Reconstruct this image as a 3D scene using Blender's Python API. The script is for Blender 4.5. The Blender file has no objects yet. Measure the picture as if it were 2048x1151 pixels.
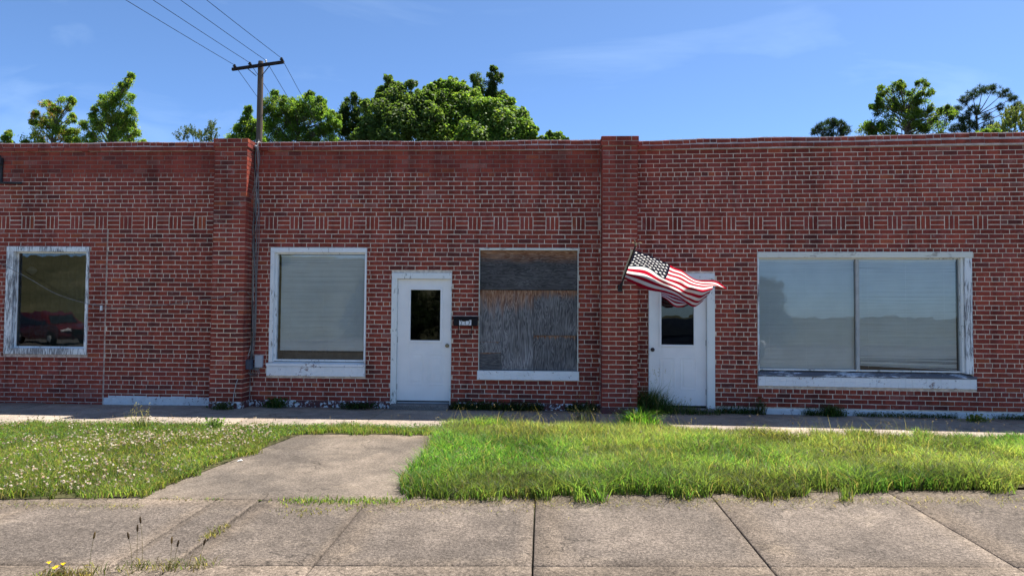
import bpy, math, random
import numpy as np
from mathutils import Vector, Matrix
PI = math.pi
random.seed(7)
rng = np.random.default_rng(11)
scn = bpy.context.scene

# ------------------------------------------------------------------ camera
CAM = Vector((0.0, -10.9, 1.46))
PITCH, YAW, ROLL = (math.radians(a) for a in (2.10, 2.55, 0.43))
fw = Vector((-math.sin(YAW) * math.cos(PITCH), math.cos(YAW) * math.cos(PITCH), math.sin(PITCH)))
rt0 = Vector((math.cos(YAW), math.sin(YAW), 0))
up0 = rt0.cross(fw)
up = up0 * math.cos(ROLL) - rt0 * math.sin(ROLL)
rt = rt0 * math.cos(ROLL) + up0 * math.sin(ROLL)
cd = bpy.data.cameras.new('camera')
cd.sensor_width = 36.0
cd.lens = 1365.0 / 2048.0 * 36.0
cd.clip_start = 0.05
cd.clip_end = 3000
cam = bpy.data.objects.new('camera', cd)
cam.matrix_world = Matrix(((rt.x, up.x, -fw.x, CAM.x), (rt.y, up.y, -fw.y, CAM.y), (rt.z, up.z, -fw.z, CAM.z), (0, 0, 0, 1)))
scn.collection.objects.link(cam)
scn.camera = cam

# ------------------------------------------------------------------ sky, sun, exposure
SUN = Vector((0.36, 0.275, 1.0)).normalized()
SUN_EL = math.asin(SUN.z)
SUN_AZ = math.atan2(SUN.x, SUN.y)
w = bpy.data.worlds.new('World')
scn.world = w
w.use_nodes = True
nt = w.node_tree
nt.nodes.clear()
sky = nt.nodes.new('ShaderNodeTexSky')
sky.sky_type = 'NISHITA'
sky.sun_disc = False
sky.sun_elevation = SUN_EL
sky.sun_rotation = SUN_AZ
sky.altitude = 1500
sky.air_density = 0.56
sky.dust_density = 1.3
sky.ozone_density = 6.0
tc = nt.nodes.new('ShaderNodeTexCoord')
mp = nt.nodes.new('ShaderNodeMapping')
mp.inputs['Rotation'].default_value = (0, 0.25, math.radians(35))
mp.inputs['Scale'].default_value = (1.0, 7.0, 9.0)
nt.links.new(tc.outputs['Generated'], mp.inputs['Vector'])
nz = nt.nodes.new('ShaderNodeTexNoise')
nz.inputs['Scale'].default_value = 1.3
nz.inputs['Detail'].default_value = 6
nz.inputs['Roughness'].default_value = 0.55
nz.inputs['Distortion'].default_value = 0.6
nt.links.new(mp.outputs['Vector'], nz.inputs['Vector'])
cr = nt.nodes.new('ShaderNodeValToRGB')
cr.color_ramp.elements[0].position = 0.50
cr.color_ramp.elements[0].color = (0, 0, 0, 1)
cr.color_ramp.elements[1].position = 0.90
cr.color_ramp.elements[1].color = (0.15, 0.15, 0.15, 1)
nt.links.new(nz.outputs['Fac'], cr.inputs['Fac'])
mx = nt.nodes.new('ShaderNodeMix')
mx.data_type = 'RGBA'
mx.inputs['B'].default_value = (6.0, 6.6, 7.4, 1)
nt.links.new(cr.outputs['Color'], mx.inputs['Factor'])
nt.links.new(sky.outputs['Color'], mx.inputs['A'])
bg = nt.nodes.new('ShaderNodeBackground')
bg.inputs['Strength'].default_value = 0.05
tn = nt.nodes.new('ShaderNodeMix')
tn.data_type = 'RGBA'
tn.blend_type = 'MULTIPLY'
tn.inputs['Factor'].default_value = 1.0
tn.inputs['B'].default_value = (0.90, 1.0, 1.0, 1)
nt.links.new(mx.outputs['Result'], tn.inputs['A'])
nt.links.new(tn.outputs['Result'], bg.inputs['Color'])
wo = nt.nodes.new('ShaderNodeOutputWorld')
nt.links.new(bg.outputs['Background'], wo.inputs['Surface'])

sl = bpy.data.lights.new('sun', 'SUN')
sl.energy = 2.0
sl.angle = math.radians(0.53)
sl.color = (1.0, 0.95, 0.86)
so = bpy.data.objects.new('sun', sl)
so.rotation_euler = SUN.to_track_quat('Z', 'Y').to_euler()
so.location = (20, 20, 60)
scn.collection.objects.link(so)
scn.view_settings.view_transform = 'Standard'
scn.view_settings.look = 'None'
scn.view_settings.exposure = 2.5
scn.view_settings.gamma = 1.0
scn.view_settings.use_curve_mapping = False

# ------------------------------------------------------------------ helpers
COL = scn.collection


def link(o, parent=None):
    COL.objects.link(o)
    if parent is not None:
        o.parent = parent
    return o


def tag(o, label=None, cat=None, group=None, kind=None):
    if label:
        o['label'] = label
    if cat:
        o['category'] = cat
    if group:
        o['group'] = group
    if kind:
        o['kind'] = kind
    return o


def empty(name, loc=(0, 0, 0), rz=0.0, parent=None):
    o = bpy.data.objects.new(name, None)
    o.empty_display_size = 0.2
    o.location = loc
    o.rotation_euler = (0, 0, rz)
    return link(o, parent)


def mesh_np(name, V, quads=None, tris=None, col=None, mat=None, smooth=False, uv=None):
    me = bpy.data.meshes.new(name)
    V = np.asarray(V, np.float32)
    me.vertices.add(len(V))
    me.vertices.foreach_set('co', V.ravel())
    idx, starts, s = [], [], 0
    for F, k in ((quads, 4), (tris, 3)):
        if F is not None and len(F):
            F = np.asarray(F, np.int32)
            idx.append(F.ravel())
            starts.append(s + np.arange(len(F), dtype=np.int32) * k)
            s += F.size
    idx = np.concatenate(idx)
    starts = np.concatenate(starts)
    me.loops.add(len(idx))
    me.loops.foreach_set('vertex_index', idx)
    me.polygons.add(len(starts))
    me.polygons.foreach_set('loop_start', starts)
    if smooth:
        me.polygons.foreach_set('use_smooth', np.ones(len(starts), bool))
    me.update(calc_edges=True)
    if col is not None:
        a = me.attributes.new('Col', 'FLOAT_COLOR', 'POINT')
        c = np.ones((len(V), 4), np.float32)
        c[:, :3] = col
        a.data.foreach_set('color', c.ravel())
    if mat:
        me.materials.append(mat)
    return me


def obj(name, me, parent=None, loc=None, rot=None):
    o = bpy.data.objects.new(name, me)
    if loc is not None:
        o.location = loc
    if rot is not None:
        o.rotation_euler = rot
    return link(o, parent)


class MB:
    """collects boxes, quads and tubes; build() links them as one mesh object"""

    def __init__(s):
        s.v, s.f, s.c = [], [], []
        s.col = (1, 1, 1)

    def add(s, vs, fs):
        n = len(s.v)
        s.v += [tuple(p) for p in vs]
        s.c += [s.col] * len(vs)
        s.f += [tuple(n + i for i in f) for f in fs]

    def quad(s, a, b, c, d):
        s.add([a, b, c, d], [(0, 1, 2, 3)])

    def box(s, x0, x1, y0, y1, z0, z1, bev=0.0):
        if bev <= 0:
            vs = [(x, y, z) for z in (z0, z1) for y in (y0, y1) for x in (x0, x1)]
            s.add(vs, [(0, 2, 3, 1), (4, 5, 7, 6), (0, 1, 5, 4), (2, 6, 7, 3), (0, 4, 6, 2), (1, 3, 7, 5)])
            return
        b = bev
        vs = []
        for sx, X in ((1, x0), (-1, x1)):
            for sy, Y in ((1, y0), (-1, y1)):
                for sz, Z in ((1, z0), (-1, z1)):
                    vs += [(X, Y + sy * b, Z + sz * b), (X + sx * b, Y, Z + sz * b), (X + sx * b, Y + sy * b, Z)]
        I = lambda i, j, k, a: ((i * 2 + j) * 2 + k) * 3 + a
        fs = []
        for i in (0, 1):
            q = [I(i, 0, 0, 0), I(i, 0, 1, 0), I(i, 1, 1, 0), I(i, 1, 0, 0)]
            fs.append(q if i == 0 else q[::-1])
            q = [I(0, i, 0, 1), I(1, i, 0, 1), I(1, i, 1, 1), I(0, i, 1, 1)]
            fs.append(q if i == 0 else q[::-1])
            q = [I(0, 0, i, 2), I(0, 1, i, 2), I(1, 1, i, 2), I(1, 0, i, 2)]
            fs.append(q if i == 0 else q[::-1])
        for i in (0, 1):
            for j in (0, 1):
                q = [I(i, j, 0, 0), I(i, j, 1, 0), I(i, j, 1, 1), I(i, j, 0, 1)]
                fs.append(q)
                q = [I(i, 0, j, 0), I(i, 1, j, 0), I(i, 1, j, 2), I(i, 0, j, 2)]
                fs.append(q)
                q = [I(0, i, j, 1), I(1, i, j, 1), I(1, i, j, 2), I(0, i, j, 2)]
                fs.append(q)
        for i in (0, 1):
            for j in (0, 1):
                for k in (0, 1):
                    fs.append((I(i, j, k, 0), I(i, j, k, 1), I(i, j, k, 2)))
        s.add(vs, fs)

    def tube(s, pts, rad, n=6, cap=True):
        pts = [Vector(p) for p in pts]
        rads = rad if hasattr(rad, '__len__') else [rad] * len(pts)
        base = len(s.v)
        prev = None
        for i, p in enumerate(pts):
            t = (pts[min(i + 1, len(pts) - 1)] - pts[max(i - 1, 0)]).normalized()
            a = prev if prev is not None else (Vector((0, 0, 1)) if abs(t.z) < 0.9 else Vector((1, 0, 0)))
            a = (a - t * a.dot(t)).normalized()
            prev = a
            b = t.cross(a)
            for k in range(n):
                an = 2 * PI * k / n
                s.v.append(tuple(p + (a * math.cos(an) + b * math.sin(an)) * rads[i]))
                s.c.append(s.col)
        for i in range(len(pts) - 1):
            for k in range(n):
                k2 = (k + 1) % n
                s.f.append((base + i * n + k, base + i * n + k2, base + (i + 1) * n + k2, base + (i + 1) * n + k))
        if cap:
            s.f.append(tuple(base + k for k in range(n))[::-1])
            s.f.append(tuple(base + (len(pts) - 1) * n + k for k in range(n)))

    def lathe(s, c, axis, prof, n=12):
        """prof: list of (distance along axis, radius)"""
        c = Vector(c)
        ax = Vector(axis).normalized()
        a = Vector((0, 0, 1)) if abs(ax.z) < 0.9 else Vector((1, 0, 0))
        a = (a - ax * a.dot(ax)).normalized()
        b = ax.cross(a)
        base = len(s.v)
        for d, r in prof:
            for k in range(n):
                an = 2 * PI * k / n
                s.v.append(tuple(c + ax * d + (a * math.cos(an) + b * math.sin(an)) * max(r, 1e-4)))
                s.c.append(s.col)
        for i in range(len(prof) - 1):
            for k in range(n):
                k2 = (k + 1) % n
                s.f.append((base + i * n + k, base + i * n + k2, base + (i + 1) * n + k2, base + (i + 1) * n + k))
        s.f.append(tuple(base + k for k in range(n))[::-1])
        s.f.append(tuple(base + (len(prof) - 1) * n + k for k in range(n)))

    def mesh(s, name, mat=None, smooth=False):
        me = bpy.data.meshes.new(name)
        me.from_pydata(s.v, [], s.f)
        a = me.attributes.new('Col', 'FLOAT_COLOR', 'POINT')
        c = np.ones((len(s.v), 4), np.float32)
        c[:, :3] = s.c
        a.data.foreach_set('color', c.ravel())
        if smooth:
            me.polygons.foreach_set('use_smooth', [True] * len(me.polygons))
        if mat:
            me.materials.append(mat)
        me.update()
        return me

    def build(s, name, mat=None, parent=None, loc=None, smooth=False, rot=None):
        return obj(name, s.mesh(name, mat, smooth), parent, loc, rot)


def spline(pts, m=6):
    pts = [Vector(p) for p in pts]
    out = []
    for i in range(len(pts) - 1):
        p0, p1, p2, p3 = pts[max(i - 1, 0)], pts[i], pts[i + 1], pts[min(i + 2, len(pts) - 1)]
        for k in range(m):
            t = k / m
            out.append(0.5 * ((2 * p1) + (p2 - p0) * t + (2 * p0 - 5 * p1 + 4 * p2 - p3) * t * t + (3 * p1 - p0 - 3 * p2 + p3) * t ** 3))
    out.append(pts[-1])
    return out


# ------------------------------------------------------------------ materials
class NM:
    def __init__(s, name, rough=0.8, spec=0.3):
        s.m = bpy.data.materials.new(name)
        s.m.use_nodes = True
        s.t = s.m.node_tree
        s.p = s.t.nodes['Principled BSDF']
        s.p.inputs['Roughness'].default_value = rough
        s.p.inputs['Specular IOR Level'].default_value = spec
        s.out = s.t.nodes['Material Output']

    def n(s, typ, **kw):
        nd = s.t.nodes.new(typ)
        for k, v in kw.items():
            if k in nd.inputs:
                s.set(nd.inputs[k], v)
            else:
                setattr(nd, k, v)
        return nd

    def set(s, inp, v):
        if isinstance(v, bpy.types.NodeSocket):
            s.t.links.new(v, inp)
        elif hasattr(v, '__len__') and not isinstance(v, str):
            inp.default_value = tuple(v) + (1,) if len(v) == 3 and inp.type == 'RGBA' else tuple(v)
        else:
            inp.default_value = v

    def attr(s, name='Col'):
        return s.n('ShaderNodeAttribute', attribute_name=name).outputs['Color']

    def pos(s, kind='Position', scale=None, rot=None):
        if kind == 'Position':
            v = s.n('ShaderNodeNewGeometry').outputs['Position']
        else:
            v = s.n('ShaderNodeTexCoord').outputs[kind]
        if scale or rot:
            mpn = s.n('ShaderNodeMapping')
            s.t.links.new(v, mpn.inputs['Vector'])
            if scale:
                mpn.inputs['Scale'].default_value = scale
            if rot:
                mpn.inputs['Rotation'].default_value = rot
            v = mpn.outputs['Vector']
        return v

    def noise(s, vec, scale=5, detail=4, rough=0.55, dist=0.0):
        return s.n('ShaderNodeTexNoise', Vector=vec, Scale=scale, Detail=detail, Roughness=rough, Distortion=dist).outputs['Fac']

    def ramp(s, fac, stops):
        r = s.n('ShaderNodeValToRGB', Fac=fac)
        e = r.color_ramp.elements
        while len(e) < len(stops):
            e.new(0.5)
        for el, (p, c) in zip(e, stops):
            el.position = p
            el.color = (c, c, c, 1) if not hasattr(c, '__len__') else tuple(c) + (1,)
        return r.outputs['Color']

    def mix(s, fac, a, b, blend='MIX'):
        m = s.n('ShaderNodeMix', data_type='RGBA', blend_type=blend)
        s.set(m.inputs['Factor'], fac)
        s.set(m.inputs['A'], a)
        s.set(m.inputs['B'], b)
        return m.outputs['Result']

    def math(s, op, a, b=0.0, clamp=False):
        m = s.n('ShaderNodeMath', operation=op, use_clamp=clamp)
        s.set(m.inputs[0], a)
        s.set(m.inputs[1], b)
        return m.outputs[0]

    def sep(s, vec):
        return s.n('ShaderNodeSeparateXYZ', Vector=vec)

    def bump(s, h, strength=0.3, dist=0.01):
        b = s.n('ShaderNodeBump', Height=h, Strength=strength, Distance=dist)
        s.t.links.new(b.outputs['Normal'], s.p.inputs['Normal'])

    def base(s, c):
        s.set(s.p.inputs['Base Color'], c)
        return s.m


def m_brick(name='brick_clay', zstain=True):
    k = NM(name, 0.9, 0.2)
    P = k.pos()
    n1 = k.noise(P, 55, 4)
    n2 = k.noise(P, 1.6, 4)
    n3 = k.noise(P, 9, 5, 0.65)
    c = k.mix(1.0, k.attr(), k.ramp(n1, [(0.25, 0.72), (0.75, 1.25)]), 'MULTIPLY')
    c = k.mix(1.0, c, k.ramp(n2, [(0.3, 0.72), (0.7, 1.18)]), 'MULTIPLY')
    n7 = k.noise(k.pos(scale=(4.5, 4.5, 0.45)), 1.0, 5, 0.6)
    c = k.mix(1.0, c, k.ramp(n7, [(0.36, 0.66), (0.52, 1.06)]), 'MULTIPLY')
    bl = k.math('MULTIPLY', k.ramp(n3, [(0.60, 0.0), (0.76, 1.0)]), 0.5)
    c = k.mix(bl, c, (0.42, 0.30, 0.27))
    k.bump(n1, 0.35, 0.004)
    return k.base(c)


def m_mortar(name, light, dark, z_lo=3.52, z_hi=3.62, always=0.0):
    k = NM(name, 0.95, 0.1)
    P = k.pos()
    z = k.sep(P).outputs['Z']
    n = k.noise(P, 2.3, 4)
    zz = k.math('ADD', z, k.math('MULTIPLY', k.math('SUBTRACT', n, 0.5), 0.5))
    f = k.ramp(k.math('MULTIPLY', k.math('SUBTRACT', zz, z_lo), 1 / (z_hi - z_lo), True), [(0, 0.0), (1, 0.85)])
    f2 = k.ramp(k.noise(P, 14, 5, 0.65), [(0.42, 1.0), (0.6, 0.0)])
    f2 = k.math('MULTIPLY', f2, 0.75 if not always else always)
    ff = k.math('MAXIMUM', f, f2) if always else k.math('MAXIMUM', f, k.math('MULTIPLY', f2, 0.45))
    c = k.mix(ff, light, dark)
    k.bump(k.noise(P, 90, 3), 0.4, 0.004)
    return k.base(c)


def m_paint(name, col=(0.84, 0.85, 0.84), peel=0.0, under=(0.30, 0.29, 0.28), scale=(30, 30, 6), rough=0.5, dirt=0.25):
    k = NM(name, rough, 0.35)
    P = k.pos()
    n2 = k.noise(P, 3.0, 5)
    c = k.mix(k.math('MULTIPLY', k.ramp(n2, [(0.4, 0.0), (0.75, 1.0)]), dirt), col, (0.52, 0.53, 0.52))
    if peel > 0:
        n = k.noise(k.pos(scale=scale), 1.0, 6, 0.7, 0.4)
        n5 = k.noise(P, 2.0, 3)
        s = k.math('ADD', n, k.math('MULTIPLY', k.math('SUBTRACT', n5, 0.5), 0.5))
        f = k.ramp(s, [(0.66 - 0.3 * peel, 0.0), (0.70 - 0.3 * peel, 1.0)])
        c = k.mix(f, c, under)
        k.bump(k.ramp(s, [(0.62 - 0.3 * peel, 1.0), (0.72 - 0.3 * peel, 0.0)]), 0.5, 0.004)
    return k.base(c)


def m_plain(name, col, rough=0.6, spec=0.3, metal=0.0, var=0.15, scale=8):
    k = NM(name, rough, spec)
    k.p.inputs['Metallic'].default_value = metal
    n = k.noise(k.pos(), scale, 5)
    c = k.mix(1.0, col, k.ramp(n, [(0.3, 1 - var), (0.7, 1 + var)]), 'MULTIPLY')
    return k.base(c)


def m_leaf(name, trans=0.45, rough=0.55, gain=1.0):
    k = NM(name, rough, 0.3)
    c = k.attr()
    k.base(c)
    tr = k.n('ShaderNodeBsdfTranslucent')
    k.set(tr.inputs['Color'], k.mix(1.0, c, (1.2 * gain, 1.28 * gain, 0.58 * gain), 'MULTIPLY'))
    mxs = k.n('ShaderNodeMixShader')
    mxs.inputs['Fac'].default_value = trans
    k.t.links.new(k.p.outputs['BSDF'], mxs.inputs[1])
    k.t.links.new(tr.outputs['BSDF'], mxs.inputs[2])
    k.t.links.new(mxs.outputs['Shader'], k.out.inputs['Surface'])
    return k.m


def m_glass(name='window_glass', gain=2.2, tint=(0.92, 0.97, 0.96), floor=0.0):
    k = NM(name)
    fr = k.n('ShaderNodeFresnel', IOR=1.5)
    f = k.math('ADD', k.math('MULTIPLY', fr.outputs['Fac'], gain), floor, True)
    tr = k.n('ShaderNodeBsdfTransparent', Color=tint)
    gl = k.n('ShaderNodeBsdfGlossy', Roughness=0.0)
    P = k.pos()
    b = k.n('ShaderNodeBump', Height=k.noise(P, 2.2, 2), Strength=0.05, Distance=0.02)
    k.t.links.new(b.outputs['Normal'], gl.inputs['Normal'])
    mxs = k.n('ShaderNodeMixShader', Fac=f)
    k.t.links.new(tr.outputs['BSDF'], mxs.inputs[1])
    k.t.links.new(gl.outputs['BSDF'], mxs.inputs[2])
    k.t.links.new(mxs.outputs['Shader'], k.out.inputs['Surface'])
    return k.m


def m_concrete(name, base=(0.140, 0.114, 0.094), dark=(0.092, 0.076, 0.064), light=(0.225, 0.182, 0.142), speck=1.0):
    k = NM(name, 0.92, 0.15)
    P = k.pos()
    n1 = k.noise(P, 0.9, 5, 0.6)
    n2 = k.noise(k.pos(scale=(1, 1, 1)), 45, 4, 0.7)
    n3 = k.noise(P, 130, 2, 0.6)
    n4 = k.noise(P, 3.2, 5, 0.6, 0.8)
    c = k.mix(k.ramp(n1, [(0.38, 0.0), (0.62, 1.0)]), base, dark)
    c = k.mix(k.math('MULTIPLY', k.ramp(n4, [(0.56, 0.0), (0.75, 1.0)]), 0.55), c, light)
    c = k.mix(1.0, c, k.ramp(n2, [(0.32, 1 - 0.55 * speck), (0.68, 1 + 0.6 * speck)]), 'MULTIPLY')
    c = k.mix(1.0, c, k.ramp(n3, [(0.32, 1 - 0.5 * speck), (0.68, 1 + 0.5 * speck)]), 'MULTIPLY')
    c = k.mix(1.0, c, k.attr(), 'MULTIPLY')
    nc = k.noise(P, 1.15, 4, 0.55, 0.5)
    cl = k.ramp(k.math('ABSOLUTE', k.math('SUBTRACT', nc, 0.47)), [(0.0, 1.0), (0.006, 0.0)])
    cm = k.ramp(k.noise(P, 0.55, 2), [(0.46, 0.0), (0.56, 0.85)])
    c = k.mix(k.math('MULTIPLY', cl, cm), c, (0.03, 0.026, 0.022))
    n9 = k.noise(P, 5.5, 4, 0.6)
    c = k.mix(1.0, c, k.ramp(n9, [(0.3, 0.80), (0.7, 1.15)]), 'MULTIPLY')
    k.bump(k.math('ADD', n2, n3), 0.6, 0.006)
    return k.base(c)


def m_plywood(name, vertical=True, seed=0.0, orange=0.3, tone=1.0):
    """weathered grey plywood; the top edge keeps its unweathered orange veneer (Generated z, so it travels with the board)"""
    k = NM(name, 0.85, 0.15)
    O = k.pos('Object')
    mpn = k.n('ShaderNodeMapping', Vector=O)
    mpn.inputs['Location'].default_value = (seed, seed * 1.7, seed * 0.6)
    mpn.inputs['Scale'].default_value = (13, 13, 1.5) if vertical else (1.7, 13, 15)
    nd = k.noise(mpn.outputs['Vector'], 1.0, 3, 0.5, 1.2)
    wv = k.math('SINE', k.math('MULTIPLY', nd, 58))
    n2 = k.noise(mpn.outputs['Vector'], 3.5, 5, 0.7)
    g = k.math('ADD', k.math('MULTIPLY', k.math('ADD', wv, 1.0), 0.27), k.math('MULTIPLY', n2, 0.5))
    c = k.ramp(g, [(0.12, (0.075, 0.073, 0.076)), (0.5, (0.165, 0.158, 0.158)), (0.88, (0.31, 0.295, 0.28))])
    c = k.mix(1.0, c, (tone, tone * .98, tone * .97), 'MULTIPLY')
    n5 = k.noise(O, 2.2, 4)
    c = k.mix(1.0, c, k.ramp(n5, [(0.3, 0.65), (0.7, 1.3)]), 'MULTIPLY')
    gz = k.sep(k.pos('Generated')).outputs['Z']
    e = k.math('ADD', gz, k.math('MULTIPLY', k.math('SUBTRACT', k.noise(mpn.outputs['Vector'], 1.3, 4, 0.6), 0.5), 0.45))
    f = k.ramp(e, [(0.96 - orange * 0.45, 0.0), (1.0 - orange * 0.12, 0.9)])
    oc = k.ramp(g, [(0.1, (0.12, 0.045, 0.02)), (0.6, (0.34, 0.15, 0.07)), (0.9, (0.46, 0.30, 0.19))])
    c = k.mix(f, c, oc)
    k.bump(g, 0.5, 0.004)
    return k.base(c)


def m_peeled_base(name, cover, brickc=(0.16, 0.05, 0.045)):
    """white paint over brick, coming off in flakes; cover = share still painted"""
    k = NM(name, 0.75, 0.2)
    P = k.pos()
    n = k.noise(P, 16, 6, 0.7, 0.3)
    n5 = k.noise(P, 1.3, 3)
    s = k.math('ADD', n, k.math('MULTIPLY', k.math('SUBTRACT', n5, 0.5), 0.45))
    t = 0.36 + 0.28 * cover
    f = k.ramp(s, [(t - 0.015, 0.0), (t + 0.015, 1.0)])
    nn = k.noise(P, 7, 4)
    wc = k.mix(k.ramp(nn, [(0.4, 0.0), (0.8, 0.5)]), (0.74, 0.75, 0.76), (0.4, 0.4, 0.4))
    bc = k.mix(k.ramp(k.noise(P, 30, 3), [(0.3, 0.0), (0.7, 0.7)]), brickc, (0.06, 0.05, 0.05))
    k.bump(f, 0.5, -0.004)
    return k.base(k.mix(f, wc, bc))


M = {}
M['brick'] = m_brick()
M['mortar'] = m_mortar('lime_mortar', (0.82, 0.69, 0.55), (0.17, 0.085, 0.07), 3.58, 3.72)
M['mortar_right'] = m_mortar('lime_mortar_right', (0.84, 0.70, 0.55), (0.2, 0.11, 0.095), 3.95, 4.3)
M['mortar_grey'] = m_mortar('grey_mortar', (0.62, 0.50, 0.42), (0.24, 0.14, 0.11), always=0.6)
M['mortar_pier'] = m_mortar('pier_mortar', (0.82, 0.68, 0.52), (0.34, 0.26, 0.21), 2.6, 3.1)
M['mortar_cap'] = m_mortar('cap_mortar', (0.62, 0.53, 0.48), (0.2, 0.13, 0.12), 9, 10)
M['white'] = m_paint('white_paint', peel=0.14, under=(0.36, 0.34, 0.31))
M['white_rough'] = m_paint('flaking_white_paint', (0.82, 0.83, 0.82), peel=0.50, under=(0.24, 0.235, 0.24), scale=(60, 60, 5))
M['white_aged'] = m_paint('aged_white_paint', (0.82, 0.83, 0.79), peel=0.20, under=(0.30, 0.32, 0.29), scale=(26, 26, 9))
M['cream'] = m_paint('cream_paint', (0.74, 0.72, 0.62), peel=0.3, under=(0.42, 0.37, 0.30), scale=(8, 30, 30))
M['sill_white'] = m_paint('sill_paint', (0.88, 0.87, 0.85), peel=0.10, under=(0.33, 0.25, 0.23), scale=(20, 20, 20))
M['sill_wood'] = m_paint('weathered_sill', (0.66, 0.68, 0.72), peel=0.85, under=(0.13, 0.13, 0.145), scale=(7, 30, 40))
M['door'] = m_paint('door_enamel', (0.90, 0.88, 0.85), rough=0.42, dirt=0.22)
M['glass'] = m_glass(gain=2.3, tint=(.98, 1, .99))
M['glass_door'] = m_glass('door_glass', 1.8, (0.5, 0.52, 0.52))
M['blind'] = m_plain('vinyl_blind', (0.86, 0.87, 0.84), 0.5, 0.3, var=0.06, scale=3)
M['metal_grey'] = m_plain('grey_metal', (0.30, 0.32, 0.34), 0.5, 0.4, var=0.1)
M['alu'] = m_plain('dull_aluminium', (0.42, 0.42, 0.40), 0.5, 0.5, var=0.12)
M['brass'] = m_plain('tarnished_brass', (0.30, 0.24, 0.14), 0.35, 0.5, metal=0.8)
M['bronze'] = m_plain('dark_bronze', (0.06, 0.05, 0.045), 0.4, 0.5, metal=0.6)
M['black'] = m_plain('black_enamel', (0.010, 0.010, 0.011), 0.55, 0.2, var=0.3)
M['iron'] = m_plain('rusty_dark_iron', (0.035, 0.033, 0.035), 0.7, 0.3, var=0.5, scale=20)
M['paper'] = m_plain('white_sticker', (0.75, 0.76, 0.76), 0.6, 0.3, var=0.05)
M['ink'] = m_plain('black_ink', (0.02, 0.02, 0.02), 0.6, 0.2)
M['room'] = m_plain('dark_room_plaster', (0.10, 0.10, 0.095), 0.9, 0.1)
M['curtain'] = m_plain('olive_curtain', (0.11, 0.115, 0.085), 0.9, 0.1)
M['tar'] = m_plain('roof_tar', (0.02, 0.02, 0.021), 0.8, 0.2)
M['concrete'] = m_concrete('sidewalk_concrete')
M['concrete_walk'] = m_concrete('walkway_concrete', (0.172, 0.140, 0.112), (0.102, 0.085, 0.071), (0.245, 0.197, 0.152), 0.7)
M['concrete_far'] = m_concrete('storefront_walk_concrete', (0.34, 0.285, 0.235), (0.26, 0.215, 0.18), (0.40, 0.34, 0.28), 0.5)
M['step'] = m_concrete('doorstep_concrete', (0.20, 0.18, 0.165), (0.11, 0.10, 0.095), (0.28, 0.25, 0.23), 0.7)
M['leaf'] = m_leaf('broad_leaf', 0.54, gain=1.65)
M['kudzu'] = m_leaf('kudzu_leaf', 0.52, 0.55, 1.5)
M['petal'] = m_leaf('petal', 0.3, 0.6, 0.8)
M['needle'] = m_leaf('pine_needle', 0.35, 0.6, 1.3)
M['grass'] = m_leaf('grass_blade', 0.55, 0.5, 1.75)
M['bark'] = m_plain('bark', (0.13, 0.105, 0.085), 0.95, 0.1, var=0.4, scale=12)
M['cable'] = m_plain('grey_cable', (0.20, 0.195, 0.19), 0.6, 0.3, var=0.3, scale=6)
M['cable_dark'] = m_plain('black_cable', (0.02, 0.02, 0.022), 0.6, 0.3)
M['cable_pale'] = m_plain('pale_cable', (0.42, 0.40, 0.38), 0.6, 0.3)


def m_polewood():
    k = NM('pole_wood', 0.9, 0.15)
    n = k.noise(k.pos(scale=(30, 30, 1.2)), 1.0, 5, 0.65)
    return k.base(k.ramp(n, [(0.25, (0.065, 0.045, 0.036)), (0.75, (0.19, 0.145, 0.115))]))


M['pole'] = m_polewood()


def m_ground():
    k = NM('turf_ground', 0.95, 0.05)
    P = k.pos()
    c = k.ramp(k.noise(P, 0.35, 6, 0.6), [(0.3, (0.062, 0.066, 0.036)), (0.6, (0.105, 0.105, 0.06)), (0.8, (0.15, 0.135, 0.085))])
    c = k.mix(1.0, c, k.ramp(k.noise(P, 11, 5, 0.7), [(0.3, 0.5), (0.7, 1.4)]), 'MULTIPLY')
    k.bump(k.noise(P, 16, 4, 0.7), 0.8, 0.05)
    return k.base(c)


M['ground'] = m_ground()


def m_asphalt():
    k = NM('pale_road_concrete', 0.9, 0.2)
    P = k.pos()
    c = k.mix(k.noise(P, 0.5, 4), (0.30, 0.275, 0.24), (0.40, 0.37, 0.33))
    c = k.mix(1.0, c, k.ramp(k.noise(P, 90, 3), [(0.3, 0.7), (0.7, 1.4)]), 'MULTIPLY')
    return k.base(c)


M['road'] = m_asphalt()  # street outside the frame, made pale to bounce sunlight onto the shaded facade
M['asphalt'] = m_plain('asphalt', (0.085, 0.083, 0.08), 0.9, 0.2, var=0.25, scale=3)


def m_soil():
    k = NM('lawn_soil', 0.95, 0.05)
    P = k.pos()
    c = k.ramp(k.noise(P, 9, 5, 0.65), [(0.3, (0.035, 0.045, 0.014)), (0.7, (0.10, 0.085, 0.045))])
    return k.base(c)


M['soil'] = m_soil()

# ------------------------------------------------------------------ bricks
PITCH_S, JOINT = 0.21, 0.0113
BCOL = [((0.272, 0.052, 0.034), 8), ((0.250, 0.048, 0.034), 7), ((0.292, 0.057, 0.036), 5), ((0.222, 0.044, 0.034), 3), ((0.255, 0.055, 0.043), 3),
        ((0.335, 0.078, 0.040), 1), ((0.155, 0.040, 0.033), 1), ((0.29, 0.090, 0.07), 1)]
BCOLS = [c for c, n in BCOL for _ in range(n)]


def rcol():
    c = random.choice(BCOLS)
    j = random.uniform(0.90, 1.12)
    return (c[0] * j * 1.04, c[1] * j * 1.06, c[2] * j * 1.02)


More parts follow.
